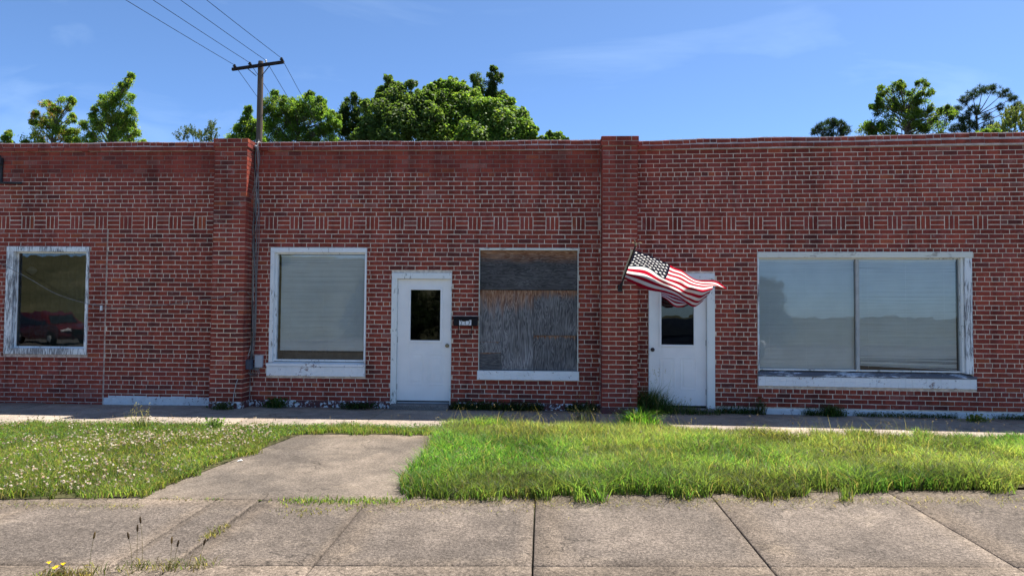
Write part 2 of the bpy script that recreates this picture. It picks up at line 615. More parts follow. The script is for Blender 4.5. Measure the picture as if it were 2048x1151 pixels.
def brick_into(mb, cx, cz, wd, h, y0=0.0, y1=0.05, jit=0.0016):
    """brick front at y0 with worn edges, back at y1"""
    mb.col = rcol()
    b = 0.003
    r = lambda: random.uniform(-jit, jit)
    x0, x1, z0, z1 = cx - wd / 2, cx + wd / 2, cz - h / 2, cz + h / 2
    yf = y0 + random.uniform(-0.0015, 0.002)
    out = [(x0 + r(), z0 + r()), (x1 + r(), z0 + r()), (x1 + r(), z1 + r()), (x0 + r(), z1 + r())]
    inn = [(out[0][0] + b, out[0][1] + b), (out[1][0] - b, out[1][1] + b), (out[2][0] - b, out[2][1] - b), (out[3][0] + b, out[3][1] - b)]
    vs = [(x, yf, z) for x, z in inn] + [(x, yf + b, z) for x, z in out] + [(x, y1, z) for x, z in out]
    fs = [(0, 1, 2, 3)]
    for k in range(4):
        k2 = (k + 1) % 4
        fs += [(4 + k, 4 + k2, k2, k), (8 + k, 8 + k2, 4 + k2, 4 + k)]
    mb.add(vs, fs)


_bm = {}


def brick_mesh(wd, h, depth, mat=None, nvar=14):
    key = (round(wd, 4), round(h, 4), round(depth, 4), mat.name if mat else '')
    if key not in _bm:
        L = []
        for _ in range(nvar):
            mb = MB()
            brick_into(mb, 0, 0, wd, h, 0, depth)
            L.append(mb.mesh('brick', mat or M['brick']))
        _bm[key] = L
    return random.choice(_bm[key])


def put_brick(parent, x, z, wd, h, y=0.0, depth=0.05, mat=None):
    o = bpy.data.objects.new('brick', brick_mesh(wd, h, depth, mat))
    o.location = (x, y, z + random.uniform(-.0012, .0012))
    o.rotation_euler = (random.uniform(-.012, .012), random.uniform(-.006, .006), random.uniform(-.008, .008))
    return link(o, parent)


def free_spans(x0, x1, z0, z1, openings):
    spans = [(x0, x1)]
    for a, b, c, d in openings:
        ov = min(z1, d) - max(z0, c)
        if ov > 0.35 * (z1 - z0):
            n = []
            for s, e in spans:
                if b <= s or a >= e:
                    n.append((s, e))
                else:
                    if a - s > 0.02:
                        n.append((s, a))
                    if e - b > 0.02:
                        n.append((b, e))
            spans = n
    return spans


def lay_rows(x0, x1, rows, openings):
    """rows: (z0, z1, 'S'|'H', phase) -> list of (cx, cz, w, h, kind or None if cut)"""
    out = []
    for z0, z1, kd, ph in rows:
        p = PITCH_S if kd == 'S' else PITCH_S / 2
        h = z1 - z0 - JOINT
        for s, e in free_spans(x0, x1, z0, z1, openings):
            k = math.floor((s - ph) / p)
            a = ph + k * p
            while a < e - 1e-6:
                l, r_ = max(a, s), min(a + p, e)
                full = (r_ - l) > p - 1e-4
                if r_ - l > 0.03:
                    out.append(((l + r_) / 2, (z0 + z1) / 2, r_ - l - JOINT, h, kd if full else None))
                a += p
    return out


def wall_plate(name, mat, x0, x1, z0, z1, openings, y0=0.006, y1=0.24, parent=None):
    xs = sorted({x0, x1} | {v for o in openings for v in o[:2] if x0 < v < x1})
    zs = sorted({z0, z1} | {v for o in openings for v in o[2:] if z0 < v < z1})
    mb = MB()
    solid = lambda X, Z: x0 < X < x1 and z0 < Z < z1 and not any(a < X < b and c < Z < d for a, b, c, d in openings)
    for i in range(len(xs) - 1):
        for j in range(len(zs) - 1):
            a, b, c, d = xs[i], xs[i + 1], zs[j], zs[j + 1]
            cx, cz = (a + b) / 2, (c + d) / 2
            if not solid(cx, cz):
                continue
            mb.quad((a, y0, c), (b, y0, c), (b, y0, d), (a, y0, d))
            mb.quad((b, y1, c), (a, y1, c), (a, y1, d), (b, y1, d))
            if not solid(a - 1e-3, cz):
                mb.quad((a, y1, c), (a, y0, c), (a, y0, d), (a, y1, d))
            if not solid(b + 1e-3, cz):
                mb.quad((b, y0, c), (b, y1, c), (b, y1, d), (b, y0, d))
            if not solid(cx, c - 1e-3):
                mb.quad((a, y1, c), (b, y1, c), (b, y0, c), (a, y0, c))
            if not solid(cx, d + 1e-3):
                mb.quad((a, y0, d), (b, y0, d), (b, y1, d), (a, y1, d))
    return mb.build(name, mat, parent)


Z_FR0, Z_FR1, Z_COP = 2.790, 3.005, 4.075
C_LO, C_UP = 0.0727, (4.075 - 3.005) / 15
FR_P = 0.4165
BASE_TOP = 2.790 - 38 * C_LO      # about 0.027


def std_rows(ph=0.0, zmin=BASE_TOP, header_lo=(4, 10, 16, 22, 28, 34), header_up=(3, 9)):
    rows = []
    k = 0
    z = Z_FR0
    while z - C_LO > zmin - 1e-3:
        kd = 'H' if k in header_lo else 'S'
        rows.append((z - C_LO, z, kd, ph + (0.105 if k % 2 else 0) + random.uniform(-.012, .012) + (0.03 if kd == 'H' else 0)))
        z -= C_LO
        k += 1
    z = Z_FR1
    for k in range(15):
        kd = 'H' if k in header_up else 'S'
        rows.append((z, z + C_UP, kd, ph + (0.105 if k % 2 else 0) + random.uniform(-.012, .012) + (0.03 if kd == 'H' else 0)))
        z += C_UP
    return rows


def build_brickwork(wall, bricks, cam_local):
    """300 bricks that show largest are objects, the rest one stuff mesh"""
    full = [b for b in bricks if b[4]]
    area = lambda b: b[2] * b[3] / ((b[0] - cam_local[0]) ** 2 + cam_local[1] ** 2 + (b[1] - cam_local[2]) ** 2)
    full.sort(key=area, reverse=True)
    chosen = full[:300]
    ids = {id(b) for b in chosen}
    for b in chosen:
        put_brick(wall, b[0], b[1], b[2], b[3])
    mb = MB()
    for b in bricks:
        if id(b) not in ids:
            brick_into(mb, b[0], b[1], b[2], b[3])
    o = mb.build('brickwork', M['brick'], wall)
    o['kind'] = 'stuff'


def frieze(parent, x0, x1, phase):
    """basket-weave band: three stretchers, three soldiers, in turn"""
    mb = MB()
    mb.quad((x0, 0.0045, Z_FR0 + .001), (x1, 0.0045, Z_FR0 + .001), (x1, 0.0045, Z_FR1 - .001), (x0, 0.0045, Z_FR1 - .001))
    fr = mb.build('brick_frieze', M['mortar'], parent)
    H = (Z_FR1 - Z_FR0) / 3
    b2 = FR_P / 2
    k = math.floor((x0 - phase) / FR_P) - 1
    while phase + k * FR_P < x1:
        a = phase + k * FR_P
        for j in range(3):
            l, r_ = max(a, x0), min(a + b2, x1)
            if r_ - l > 0.03:
                if r_ - l > b2 - 1e-4:
                    put_brick(fr, (l + r_) / 2, Z_FR0 + (j + 0.5) * H, b2 - JOINT, H - JOINT)
                else:
                    put_brick(fr, (l + r_) / 2, Z_FR0 + (j + 0.5) * H, round(r_ - l - JOINT, 4), H - JOINT)
        for j in range(3):
            l = a + b2 + j * b2 / 3
            if l > x0 - 1e-3 and l + b2 / 3 < x1 + 1e-3:
                put_brick(fr, l + b2 / 6, (Z_FR0 + Z_FR1) / 2, b2 / 3 - JOINT, Z_FR1 - Z_FR0 - JOINT)
        k += 1
    return fr


def coping(parent, x0, x1, rise=0.0, tilt=0.0):
    """two corbelled courses under a lumpy mortar cap; tilt lifts the right end"""
    zt = lambda x: rise + tilt * (x - x0) / (x1 - x0) + .007 * math.sin(1.9 * x + x0) + .004 * math.sin(4.7 * x)
    mb = MB()
    n = int((x1 - x0) / 0.12)
    pts = []
    for i in range(n + 1):
        x = x0 + (x1 - x0) * i / n
        t = zt(x)
        pts.append((x, t))
    for (xa, ta), (xb, tb) in zip(pts[:-1], pts[1:]):
        for (ya, yb, za, zb, jj) in ((-0.028, 0.24, Z_COP + 0.002, Z_COP + 0.138, 0.0), (-0.012, 0.24, Z_COP + 0.138, Z_COP + 0.150, 0.004)):
            e = [random.uniform(-jj, jj) for _ in range(2)]
            a0, a1, b0, b1 = za + (ta if za > Z_COP + .01 else 0), zb + ta + e[0], za + (tb if za > Z_COP + .01 else 0), zb + tb + e[1]
            mb.quad((xa, ya, a0), (xb, ya, b0), (xb, ya, b1), (xa, ya, a1))
            mb.quad((xa, ya, a1), (xb, ya, b1), (xb, yb, b1), (xa, yb, a1))
            mb.quad((xb, ya, b0), (xa, ya, a0), (xa, yb, a0), (xb, yb, b0))
    for x in (x0, x1):
        mb.quad((x, -0.028, Z_COP + .002), (x, 0.24, Z_COP + .002), (x, 0.24, Z_COP + .14 + zt(x)), (x, -0.028, Z_COP + .14 + zt(x)))
    cp = mb.build('coping', M['mortar_cap'], parent)
    x = x0 + 0.02
    while x < x1 - 0.05:
        wd = min(PITCH_S, x1 - x)
        put_brick(cp, x + wd / 2, Z_COP + 0.036 + zt(x) * 0.5, PITCH_S - .005 if wd > 0.2 else round(wd - .005, 2), 0.060, -0.037, 0.06)
        x += wd
    x = x0 + 0.01
    while x < x1 - 0.05:
        wd = random.choice((PITCH_S, PITCH_S / 2, PITCH_S / 2))
        if x + wd > x1:
            wd = x1 - x
        put_brick(cp, x + wd / 2, Z_COP + 0.105 + zt(x) + random.uniform(-.005, .005), round(wd - .005, 3), 0.056, -0.034 + random.uniform(0, .004), 0.06)
        x += wd
    # torn edge of the tar roofing behind the coping
    mb = MB()
    x = x0
    while x < x1:
        L = random.uniform(0.3, 1.2)
        if random.random() < 0.6:
            xe = min(x + L, x1)
            mb.box(x, xe, 0.10, 0.235, Z_COP + 0.15 + zt(x), Z_COP + 0.158 + random.uniform(0, .014) + zt(x))
        x += L
    mb.build('roofing_edge', M['tar'], parent)
    return cp


def painted_base(parent, x0, x1, z0, z1, mat, openings=(), y=-0.004):
    mb = MB()
    H = (z1 - z0) / 2
    for a, b in free_spans(x0, x1, z0, z1, openings):
        mb.box(a, b, y + 0.004, 0.004, z0, z1 + .003)
    bs = mb.build('painted_base', mat, parent)
    for j in range(2):
        for (cx, cz, wd, h, kd) in lay_rows(x0, x1, [(z0 + j * H, z0 + (j + 1) * H, 'S', 0.06 + 0.105 * j)], openings):
            if kd:
                put_brick(bs, cx, cz, wd + .004, round(h + .004, 4), y, 0.03, mat)
    return bs


def brick_sill(parent, x0, x1, z0, z1, mat, y=-0.03):
    mb = MB()
    mb.box(x0 + .004, x1 - .004, y + .004, 0.10, z0 + .003, z1 - .002)
    s = mb.build('window_sill', mat, parent)
    H = (z1 - z0) / 2
    n = round((x1 - x0) / 0.105)
    p = (x1 - x0) / n
    for j in range(2):
        for k in range(n):
            put_brick(s, x0 + (k + .5) * p, z0 + (j + .5) * H, round(p - 0.005, 4), round(H - 0.004, 4), y, 0.03, mat)
    return s


def frame_boards(name, mat, parent, x0, x1, z0, z1, lw, rw, tw, bw, y0=-0.012, y1=0.13, bev=0.004):
    """a rectangular casing: left, right, head and bottom members, butted"""
    mb = MB()
    mb.box(x0, x0 + lw, y0, y1, z0 + bw, z1 - tw, bev)
    mb.box(x1 - rw, x1, y0, y1, z0 + bw, z1 - tw, bev)
    mb.box(x0, x1, y0 - .003, y1, z1 - tw, z1, bev)
    if bw > 0:
        mb.box(x0, x1, y0 - .003, y1, z0, z0 + bw, bev)
    return mb.build(name, mat, parent)


def pane(name, parent, x0, x1, z0, z1, y, mat=None):
    mb = MB()
    mb.box(x0, x1, y, y + 0.005, z0, z1)
    # only the outer face, so the reflection stays single and crisp
    mb2 = MB()
    mb2.quad((x0, y, z0), (x1, y, z0), (x1, y, z1), (x0, y, z1))
    return mb2.build(name, mat or M['glass'], parent)


def blind(parent, x0, x1, z0, z1, y, droop=None, seed=1):
    r = random.Random(seed)
    mb = MB()
    mb.box(x0, x1, y - .015, y + .015, z1 - 0.03, z1)
    hd = mb.build('window_blind', M['blind'], parent)
    mb = MB()
    p = 0.0205
    n = int((z1 - 0.03 - z0) / p)
    for i in range(n):
        z = z1 - 0.035 - i * p
        t = math.radians(58 + r.uniform(-3, 3))
        zl = zr = 0.0
        yj = 0
        if droop and i >= n - droop[0]:
            m = (i - (n - droop[0])) / droop[0]
            zl += m * droop[1] + r.uniform(-.006, .006)
            zr += m * droop[2] + r.uniform(-.008, .008)
            t += r.uniform(-.5, .25)
        else:
            zl += r.uniform(-.0012, .0012)
            zr += r.uniform(-.0012, .0012)
        hw = 0.0128
        dy, dz = math.cos(t) * hw, math.sin(t) * hw
        by, bz = -math.sin(t) * 0.002, math.cos(t) * 0.002
        N = 4
        rowa = []
        for q in range(N + 1):
            f = q / N
            x = x0 + 0.004 + (x1 - x0 - 0.008) * f
            zz = z + zl * (1 - f) + zr * f + (r.uniform(-.001, .001) if droop is None else r.uniform(-.002, .002))
            rowa.append([(x, y - dy, zz - dz), (x, y + by, zz + bz), (x, y + dy, zz + dz)])
        for q in range(N):
            for s in (0, 1):
                mb.quad(rowa[q][s], rowa[q + 1][s], rowa[q + 1][s + 1], rowa[q][s + 1])
    so_ = mb.build('slats', M['blind'], hd, smooth=False)
    so_['kind'] = 'stuff'
    mb = MB()
    for f in (0.12, 0.5, 0.88):
        x = x0 + (x1 - x0) * f
        mb.tube([(x, y - .014, z1 - .03), (x, y - .014, z0 + .02)], 0.0012, 4)
    mb.build('ladder_cord', M['blind'], hd)
    return hd


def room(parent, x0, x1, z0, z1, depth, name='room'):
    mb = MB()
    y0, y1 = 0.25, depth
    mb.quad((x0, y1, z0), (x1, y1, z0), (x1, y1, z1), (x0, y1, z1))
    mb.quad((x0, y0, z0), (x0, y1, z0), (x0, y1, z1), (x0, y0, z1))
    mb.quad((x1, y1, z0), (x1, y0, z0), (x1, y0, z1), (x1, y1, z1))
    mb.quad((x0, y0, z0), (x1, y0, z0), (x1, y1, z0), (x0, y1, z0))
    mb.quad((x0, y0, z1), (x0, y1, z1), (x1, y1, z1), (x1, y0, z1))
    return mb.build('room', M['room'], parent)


def shell(parent, x0, x1, depth=14.0):
    mb = MB()
    mb.box(x0, x1, 0.25, depth, 3.86, 3.90)
    mb.build('flat_roof', M['tar'], parent)
    mb = MB()
    mb.box(x0, x0 + .2, 0.25, depth, -.4, 4.1)
    mb.box(x1 - .2, x1, 0.25, depth, -.4, 4.1)
    mb.box(x0 + .2, x1 - .2, depth - .2, depth, -.4, 4.1)
    mb.build('rear_wall', M['mortar_grey'], parent)


def door(parent, x0, x1, z0, z1, y, gx0, gx1, gz0, gz1, panels, knob_x, knob_z, knob_mat, ajar=0):
    mb = MB()
    gm = 0.03
    # leaf as four members round the glass opening
    mb.box(x0, gx0, y, y + .044, z0, z1, .002)
    mb.box(gx1, x1, y, y + .044, z0, z1, .002)
    mb.box(gx0, gx1, y, y + .044, gz1, z1)
    mb.box(gx0, gx1, y, y + .044, z0, gz0)
    d = mb.build('door', M['door'], parent)
    mb = MB()
    a, b, c, e = gx0 - gm, gx1 + gm, gz0 - gm, gz1 + gm
    for (p, q, u, v) in ((a, gx0 + .006, c, e), (gx1 - .006, b, c, e), (gx0 + .006, gx1 - .006, gz1 - .006, e), (gx0 + .006, gx1 - .006, c, gz0 + .006)):
        mb.box(p, q, y - .014, y + .01, u, v, .004)
    mb.build('glazing_bead', M['door'], d)
    pane('door_pane', d, gx0, gx1, gz0, gz1, y + 0.012, M['glass_door'])
    for (px0, px1, pz0, pz1) in panels:
        mb = MB()
        t = 0.016
        for (p, q, u, v) in ((px0, px0 + t, pz0, pz1), (px1 - t, px1, pz0, pz1), (px0 + t, px1 - t, pz1 - t, pz1), (px0 + t, px1 - t, pz0, pz0 + t)):
            mb.box(p, q, y - .005, y + .002, u, v, .0025)
        mb.box(px0 + .05, px1 - .05, y - .0045, y + .002, pz0 + .05, pz1 - .05, .004)
        mb.build('panel', M['door'], d)
    mb = MB()
    mb.lathe((knob_x, y, knob_z), (0, -1, 0), [(0, .032), (.006, .032), (.008, .012), (.03, .012), (.034, .024), (.048, .029), (.06, .024), (.064, .0)], 14)
    mb.build('knob', knob_mat, d, smooth=True)
    hx = x0 + .004 if knob_x > (x0 + x1) / 2 else x1 - .004
    for hz in (z0 + .22, (z0 + z1) / 2, z1 - .2):
        mb = MB()
        mb.tube([(hx, y - .006, hz - .045), (hx, y - .006, hz + .045)], .0065, 6)
        mb.build('hinge', M['alu'], d)
    mb = MB()
    mb.box(x0 + .005, x1 - .005, y + .004, y + .03, z0 - .018, z0 - .001)
    mb.build('door_sweep', M['ink'], d)
    return d


# ------------------------------------------------------------------ left storefront
OXL = -7.2
lf = empty('brick_storefront', (OXL, 0, 0))
tag(lf, 'brick storefront unit with dark single window and thin cable sagging across its wall', 'building', 'brick storefront units in one row')
L = lambda x: x - OXL
lx0, lx1 = L(-13.2), L(-5.25)
lop = [(L(-8.865), L(-7.46), 0.726, 2.497)]
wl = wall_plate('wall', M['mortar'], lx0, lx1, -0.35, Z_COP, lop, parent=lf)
rows = std_rows(0.03)
bl = lay_rows(lx0, lx1, [r for r in rows if r[0] > 2.78], [])
bl += lay_rows(L(-7.155), lx1, [r for r in rows if r[0] < 2.78], lop)
zb = BASE_TOP
inf_rows = [(z, z2, 'S' if kd == 'S' else 'S', ph + .07) for z, z2, kd, ph in std_rows(0.08, zmin=-0.2) if z < 2.78]
bl += lay_rows(lx0, L(-7.167), inf_rows, lop)
build_brickwork(wl, bl, (-OXL, -10.9, 1.46))
# brick infill of a former wide shop window, with its own greyer mortar and a straight seam
wall_plate('infill_mortar', M['mortar_grey'], lx0 + .01, L(-7.165), -0.34, 2.775, lop, y0=0.0035, y1=0.0055, parent=lf)
mb = MB()
mb.box(L(-7.166), L(-7.156), -.002, .005, -.02, 2.775)
mb.build('seam', M['mortar_grey'], lf)
frieze(lf, lx0, lx1, L(-8.84))
coping(lf, lx0, lx1, 0.0)
M['base_l'] = m_peeled_base('painted_base_left', 0.92)
M['base_m'] = m_peeled_base('painted_base_middle', 0.34)
M['base_r'] = m_peeled_base('painted_base_right', 0.97)
painted_base(lf, L(-7.15), lx1, -0.10, BASE_TOP + .035, M['base_l'])
win = empty('window', parent=lf)
frame_boards('frame', M['white_rough'], win, L(-8.865), L(-7.46), 0.726, 2.497, 0.125, 0.045, 0.085, 0.10, -0.014, 0.12)
pane('pane', win, L(-8.74), L(-7.505), 0.826, 2.412, 0.085)
mb = MB()
for a, b in ((L(-8.74), L(-8.722)), (L(-7.523), L(-7.505))):
    mb.box(a, b, .078, .10, .826, 2.412)
mb.box(L(-8.722), L(-7.523), .078, .10, 2.392, 2.412)
mb.box(L(-8.722), L(-7.523), .078, .10, .826, .852)
mb.build('sash', M['white'], win)
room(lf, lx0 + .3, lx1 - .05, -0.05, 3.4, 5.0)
cv = []
cf = []
N = 90
for i in range(N + 1):
    x = L(-9.6) + 2.6 * i / N
    y = 1.5 + 0.035 * math.sin(i * 1.15) + 0.02 * math.sin(i * 0.37)
    cv += [(x, y, 0.1), (x, y, 2.9)]
for i in range(N):
    cf.append((2 * i, 2 * i + 2, 2 * i + 3, 2 * i + 1))
obj('curtain', mesh_np('curtain', cv, cf, col=(1, 1, 1), mat=M['curtain'], smooth=True), lf)
shell(lf, lx0, lx1)

# ------------------------------------------------------------------ middle storefront with both piers
OXM = -1.9
mf = empty('brick_storefront', (OXM, 0, 0))
tag(mf, 'middle brick storefront between two piers with a boarded window and a black mailbox', 'building', 'brick storefront units in one row')
X = lambda x: x - OXM
mx0, mx1 = X(-4.72), X(0.923)
mop = [(X(-4.42), X(-2.84), 0.575, 2.492), (X(-4.448), X(-2.838), 0.42, 0.575), (X(-2.425), X(-1.455), -0.40, 2.092), (X(-1.013), X(0.572), 0.545, 2.498), (X(-1.03), X(0.587), 0.397, 0.545)]
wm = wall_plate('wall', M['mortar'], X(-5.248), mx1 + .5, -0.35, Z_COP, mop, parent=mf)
bm_ = lay_rows(mx0, mx1, std_rows(0.05), mop)
build_brickwork(wm, bm_, (-OXM, -10.9, 1.46))
frieze(mf, mx0, mx1, X(-3.905))
coping(mf, mx0 + .003, mx1 - .003, 0.0, 0.012)
painted_base(mf, mx0, mx1, -0.10, BASE_TOP, M['base_m'], [(X(-2.425), X(-1.455), -1, 3)])


def pier(parent, x0, x1, ztop, seed):
    d = 0.29
    mb = MB()
    mb.box(x0 + .009, x1 - .009, -d + .006, 0.003, -0.35, Z_COP + .001)
    mb.box(x0 - .006, x1 + .006, -d - .012, 0.0, Z_COP + .001, ztop)
    pr = mb.build('brick_pier', M['mortar_pier'], parent)
    wdt = x1 - x0
    u = wdt / 2.5
    rest = MB()
    z = BASE_TOP
    k = 0
    nz = round((Z_COP - BASE_TOP) / C_LO)
    c = (Z_COP - BASE_TOP) / nz
    for k in range(nz + 2):
        cap = k >= nz
        off = 0.016 if cap else 0.0
        zc = z + c * (k + .5) if not cap else Z_COP + (k - nz + .5) * (ztop - Z_COP) / 2
        h = c - JOINT if not cap else (ztop - Z_COP) / 2 - 0.008
        a, b = x0 - off - JOINT / 2, x1 + off + JOINT / 2
        uu = (b - a) / 2.5
        cells = [(a, uu), (a + uu, uu), (a + 2 * uu, uu / 2)] if k % 2 else [(a, uu / 2), (a + uu / 2, uu), (a + 1.5 * uu, uu)]
        for i, (xa, wd) in enumerate(cells):
            deep = 0.09 if k % 2 else 0.19
            put_brick(pr, xa + wd / 2, zc, round(wd - JOINT, 4), round(h, 4), -d - off, deep)
        # returns on both side faces
        deep = 0.09 if k % 2 else 0.19
        ya = -d - off + deep + JOINT
        while ya < -0.02:
            yb = min(ya + 0.199, -0.003)
            for xs, sg in ((x0 - off, -1), (x1 + off, 1)):
                t = MB()
                brick_into(t, 0, zc, yb - ya, h, 0, 0.04)
                rest.col = t.c[0]
                ym = (ya + yb) / 2
                rest.add([(xs - sg * p[1] * 1.0, ym + p[0] * 1.0, p[2]) for p in t.v], t.f)
            ya = yb + JOINT
    rest.build('side_brick', M['brick'], pr)['kind'] = 'stuff'
    # painted foot
    mb = MB()
    mb.box(x0 - .003, x1 + .003, -d - .004, 0.0, -0.14, BASE_TOP, .004)
    mb.build('painted_foot', M['base_m'], pr)
    return pr


p1 = pier(mf, X(-5.25), X(-4.72), 4.21, 3)
p1['label'] = 'brick pier with cables running down its right side'
p2 = pier(mf, X(0.923), X(1.470), 4.225, 4)
p2['label'] = 'brick pier with the flag bracket'

win = empty('window', parent=mf)
win['label'] = 'window with closed pale mini blind'
frame_boards('frame', M['white'], win, X(-4.42), X(-2.84), 0.64, 2.492, 0.062, 0.028, 0.075, 0.0, -0.014, 0.14)
mb = MB()
mb.box(X(-4.36), X(-4.325), 0.05, 0.14, .655, 2.417, .003)
mb.box(X(-2.868), X(-2.852), 0.05, 0.14, .655, 2.417, .003)
mb.box(X(-4.325), X(-2.868), 0.05, 0.14, 2.395, 2.417, .003)
mb.box(X(-4.325), X(-2.868), 0.05, 0.14, .655, .682, .003)
mb.build('sash', M['white'], win)
mb = MB()
vs = [(X(-4.45), -.04, .577), (X(-2.836), -.04, .577), (X(-2.836), -.04, .618), (X(-4.45), -.04, .618), (X(-4.45), .14, .577), (X(-2.836), .14, .577), (X(-2.836), .14, .655), (X(-4.45), .14, .655)]
mb.add(vs, [(0, 1, 2, 3), (3, 2, 6, 7), (0, 3, 7, 4), (1, 5, 6, 2)])
mb.build('sloped_sill', M['sill_white'], win)
pane('pane', win, X(-4.325), X(-2.868), 0.682, 2.395, 0.10)
brick_sill(mf, X(-4.448), X(-2.838), 0.42, 0.575, M['sill_white'])
blind(win, X(-4.30), X(-2.865), 0.80, 2.385, 0.155, seed=5)
mb = MB()
mb.box(X(-4.35), X(-2.8), 0.42, 0.47, 0.4, 0.775)
mb.build('window_ledge', m_plain('brown_ledge', (0.16, 0.12, 0.085), 0.8, 0.2, var=0.4, scale=7), mf)

# door by the mailbox
frame_boards('door_frame', M['white_aged'], mf, X(-2.425), X(-1.455), -0.02, 2.092, 0.088, 0.014, 0.095, 0.0, -0.016, 0.14)
door(mf, X(-2.335), X(-1.470), 0.045, 1.995, 0.05, X(-2.130), X(-1.635), 1.005, 1.828,
     [(X(-2.155), X(-1.90), 0.30, 0.80), (X(-1.83), X(-1.575), 0.30, 0.80)], X(-1.525), 0.931, M['brass'])
mb = MB()
mb.box(X(-2.41), X(-1.47), -0.16, 0.19, -0.16, 0.0, .012)
mb.build('doorstep', M['step'], mf)
mb = MB()
mb.box(X(-2.335), X(-1.472), 0.03, 0.13, 0.0, 0.024, .006)
mb.build('threshold', M['metal_grey'], mf)

# boarded window
bw = empty('boarded_window', parent=mf)
frame_boards('frame', M['cream'], bw, X(-1.013), X(0.572), 0.545, 2.498, 0.010, 0.012, 0.034, 0.0, -0.010, 0.12, .002)
brick_sill(mf, X(-1.03), X(0.587), 0.397, 0.545, M['sill_white'])
B = [((-1.002, 0.558, 1.832, 2.462), 0.030, False, 0.62, 1.0), ((-1.002, -0.137, 0.555, 1.826), 0.044, True, 0.58, 4.2), ((-0.133, 0.558, 1.109, 1.826), 0.040, True, 0.36, 7.7),
     ((-0.133, 0.558, 0.550, 1.104), 0.048, True, 0.12, 11.3), ((-1.000, -0.651, 0.826, 0.996), 0.030, True, 0.02, 15.1), ((-1.002, -0.655, 0.555, 0.822), 0.026, False, 0.0, 19.4)]
for i, ((a, b, c, d), y, vert, orange, sd) in enumerate(B):
    mb = MB()
    mb.box(0, b - a, 0, 0.013, 0, d - c, .0015)
    o = mb.build('plywood_board', m_plywood('weathered_plywood', vert, sd, orange, (.46, 1.10, .85, .78, 1.25, .7)[i]), bw, loc=(X(a), y, c))
mb = MB()
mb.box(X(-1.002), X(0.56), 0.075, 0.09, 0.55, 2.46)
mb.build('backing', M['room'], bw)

room(mf, X(-5.1), X(1.3), -0.05, 3.4, 5.0)
shell(mf, X(-5.24), X(1.46))

# ------------------------------------------------------------------ right storefront, turned a little toward the street
BEND = math.radians(-2.7)
OXR = 2.05
rf = empty('brick_storefront', (OXR, 0, 0), BEND)
tag(rf, 'brick storefront unit with wide two-pane blind covered window and white door behind the flag', 'building', 'brick storefront units in one row')
rx0, rx1 = -0.578, 8.6
rop = [(-0.366, 0.660, -0.40, 2.102), (1.316, 4.493, 0.51, 2.441), (1.314, 4.527, 0.36, 0.51)]
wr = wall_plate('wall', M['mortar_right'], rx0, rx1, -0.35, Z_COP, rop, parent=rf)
rr = std_rows(0.02)
br = lay_rows(rx0, rx1, rr, rop)
H3 = (Z_FR1 - Z_FR0) / 3
br += lay_rows(4.92, rx1, [(Z_FR0 + j * H3, Z_FR0 + (j + 1) * H3, 'S', 4.92 + 0.105 * (j % 2)) for j in range(3)], [])
cl = rf.matrix_basis.inverted() if False else None
ca, sa = math.cos(-BEND), math.sin(-BEND)
dx, dy = CAM.x - OXR, CAM.y
build_brickwork(wr, br, (dx * ca - dy * sa, dx * sa + dy * ca, 1.46))
frieze(rf, rx0, 4.92, -0.262)
coping(rf, rx0 + .003, rx1, 0.012, 0.055)
painted_base(rf, 0.70, rx1, -0.10, BASE_TOP - .02, M['base_r'])
painted_base(rf, rx0, -0.366, -0.10, BASE_TOP, M['base_m'])

frame_boards('door_frame', M['white_aged'], rf, -0.366, 0.660, -0.06, 2.102, 0.008, 0.120, 0.100, 0.0, -0.016, 0.16)
door(rf, -0.356, 0.537, 0.022, 2.0, 0.06, -0.165, 0.351, 0.972, 1.80,
     [(-0.185, 0.055, 0.27, 0.78), (0.135, 0.385, 0.27, 0.78)], -0.296, 0.896, M['bronze'])
mb = MB()
mb.box(-0.355, 0.65, -0.10, 0.19, -0.16, -0.01, .012)
mb.build('doorstep', M['step'], rf)

win = empty('window', parent=rf)
frame_boards('frame', M['white_rough'], win, 1.316, 4.493, 0.585, 2.441, 0.022, 0.105, 0.0, 0.0, -0.012, 0.14)
mb = MB()
mb.box(1.312, 4.503, -0.022, 0.14, 2.352, 2.444, .004)
mb.build('head_casing', M['cream'], win)
mb = MB()
mb.box(4.345, 4.384, 0.02, 0.13, 0.60, 2.35, .004)
mb.box(1.342, 1.356, 0.055, 0.13, 0.60, 2.35, .003)
mb.box(1.356, 4.345, 0.06, 0.13, 2.335, 2.352, .003)
mb.box(1.356, 4.345, 0.06, 0.13, 0.60, 0.622, .003)
mb.build('sash', M['white_aged'], win)
mb = MB()
mb.box(2.813, 2.862, 0.045, 0.115, 0.622, 2.335, .005)
mb.build('mullion', M['alu'], win)
pane('pane', win, 1.356, 2.813, 0.622, 2.335, 0.085)
pane('pane', win, 2.862, 4.345, 0.622, 2.335, 0.085)
mb = MB()
vs = [(1.312, -.034, .512), (4.53, -.034, .512), (4.53, -.034, .535), (1.312, -.034, .535), (1.312, .14, .512), (4.53, .14, .512), (4.53, .14, .603), (1.312, .14, .603)]
mb.add(vs, [(0, 1, 2, 3), (3, 2, 6, 7), (0, 3, 7, 4), (1, 5, 6, 2)])
mb.build('sloped_sill', M['sill_wood'], win)
brick_sill(rf, 1.314, 4.527, 0.36, 0.51, M['sill_white'])
b1 = blind(win, 1.352, 2.82, 0.60, 2.335, 0.14, seed=8)
b2 = blind(win, 2.845, 4.33, 0.63, 2.335, 0.14, droop=(9, 0.035, -0.02), seed=9)
b2['label'] = 'mini blind with bent, fanned out bottom slats'
room(rf, rx0 + .3, rx1 - .3, -0.05, 3.4, 5.0)
shell(rf, rx0 + .02, rx1)

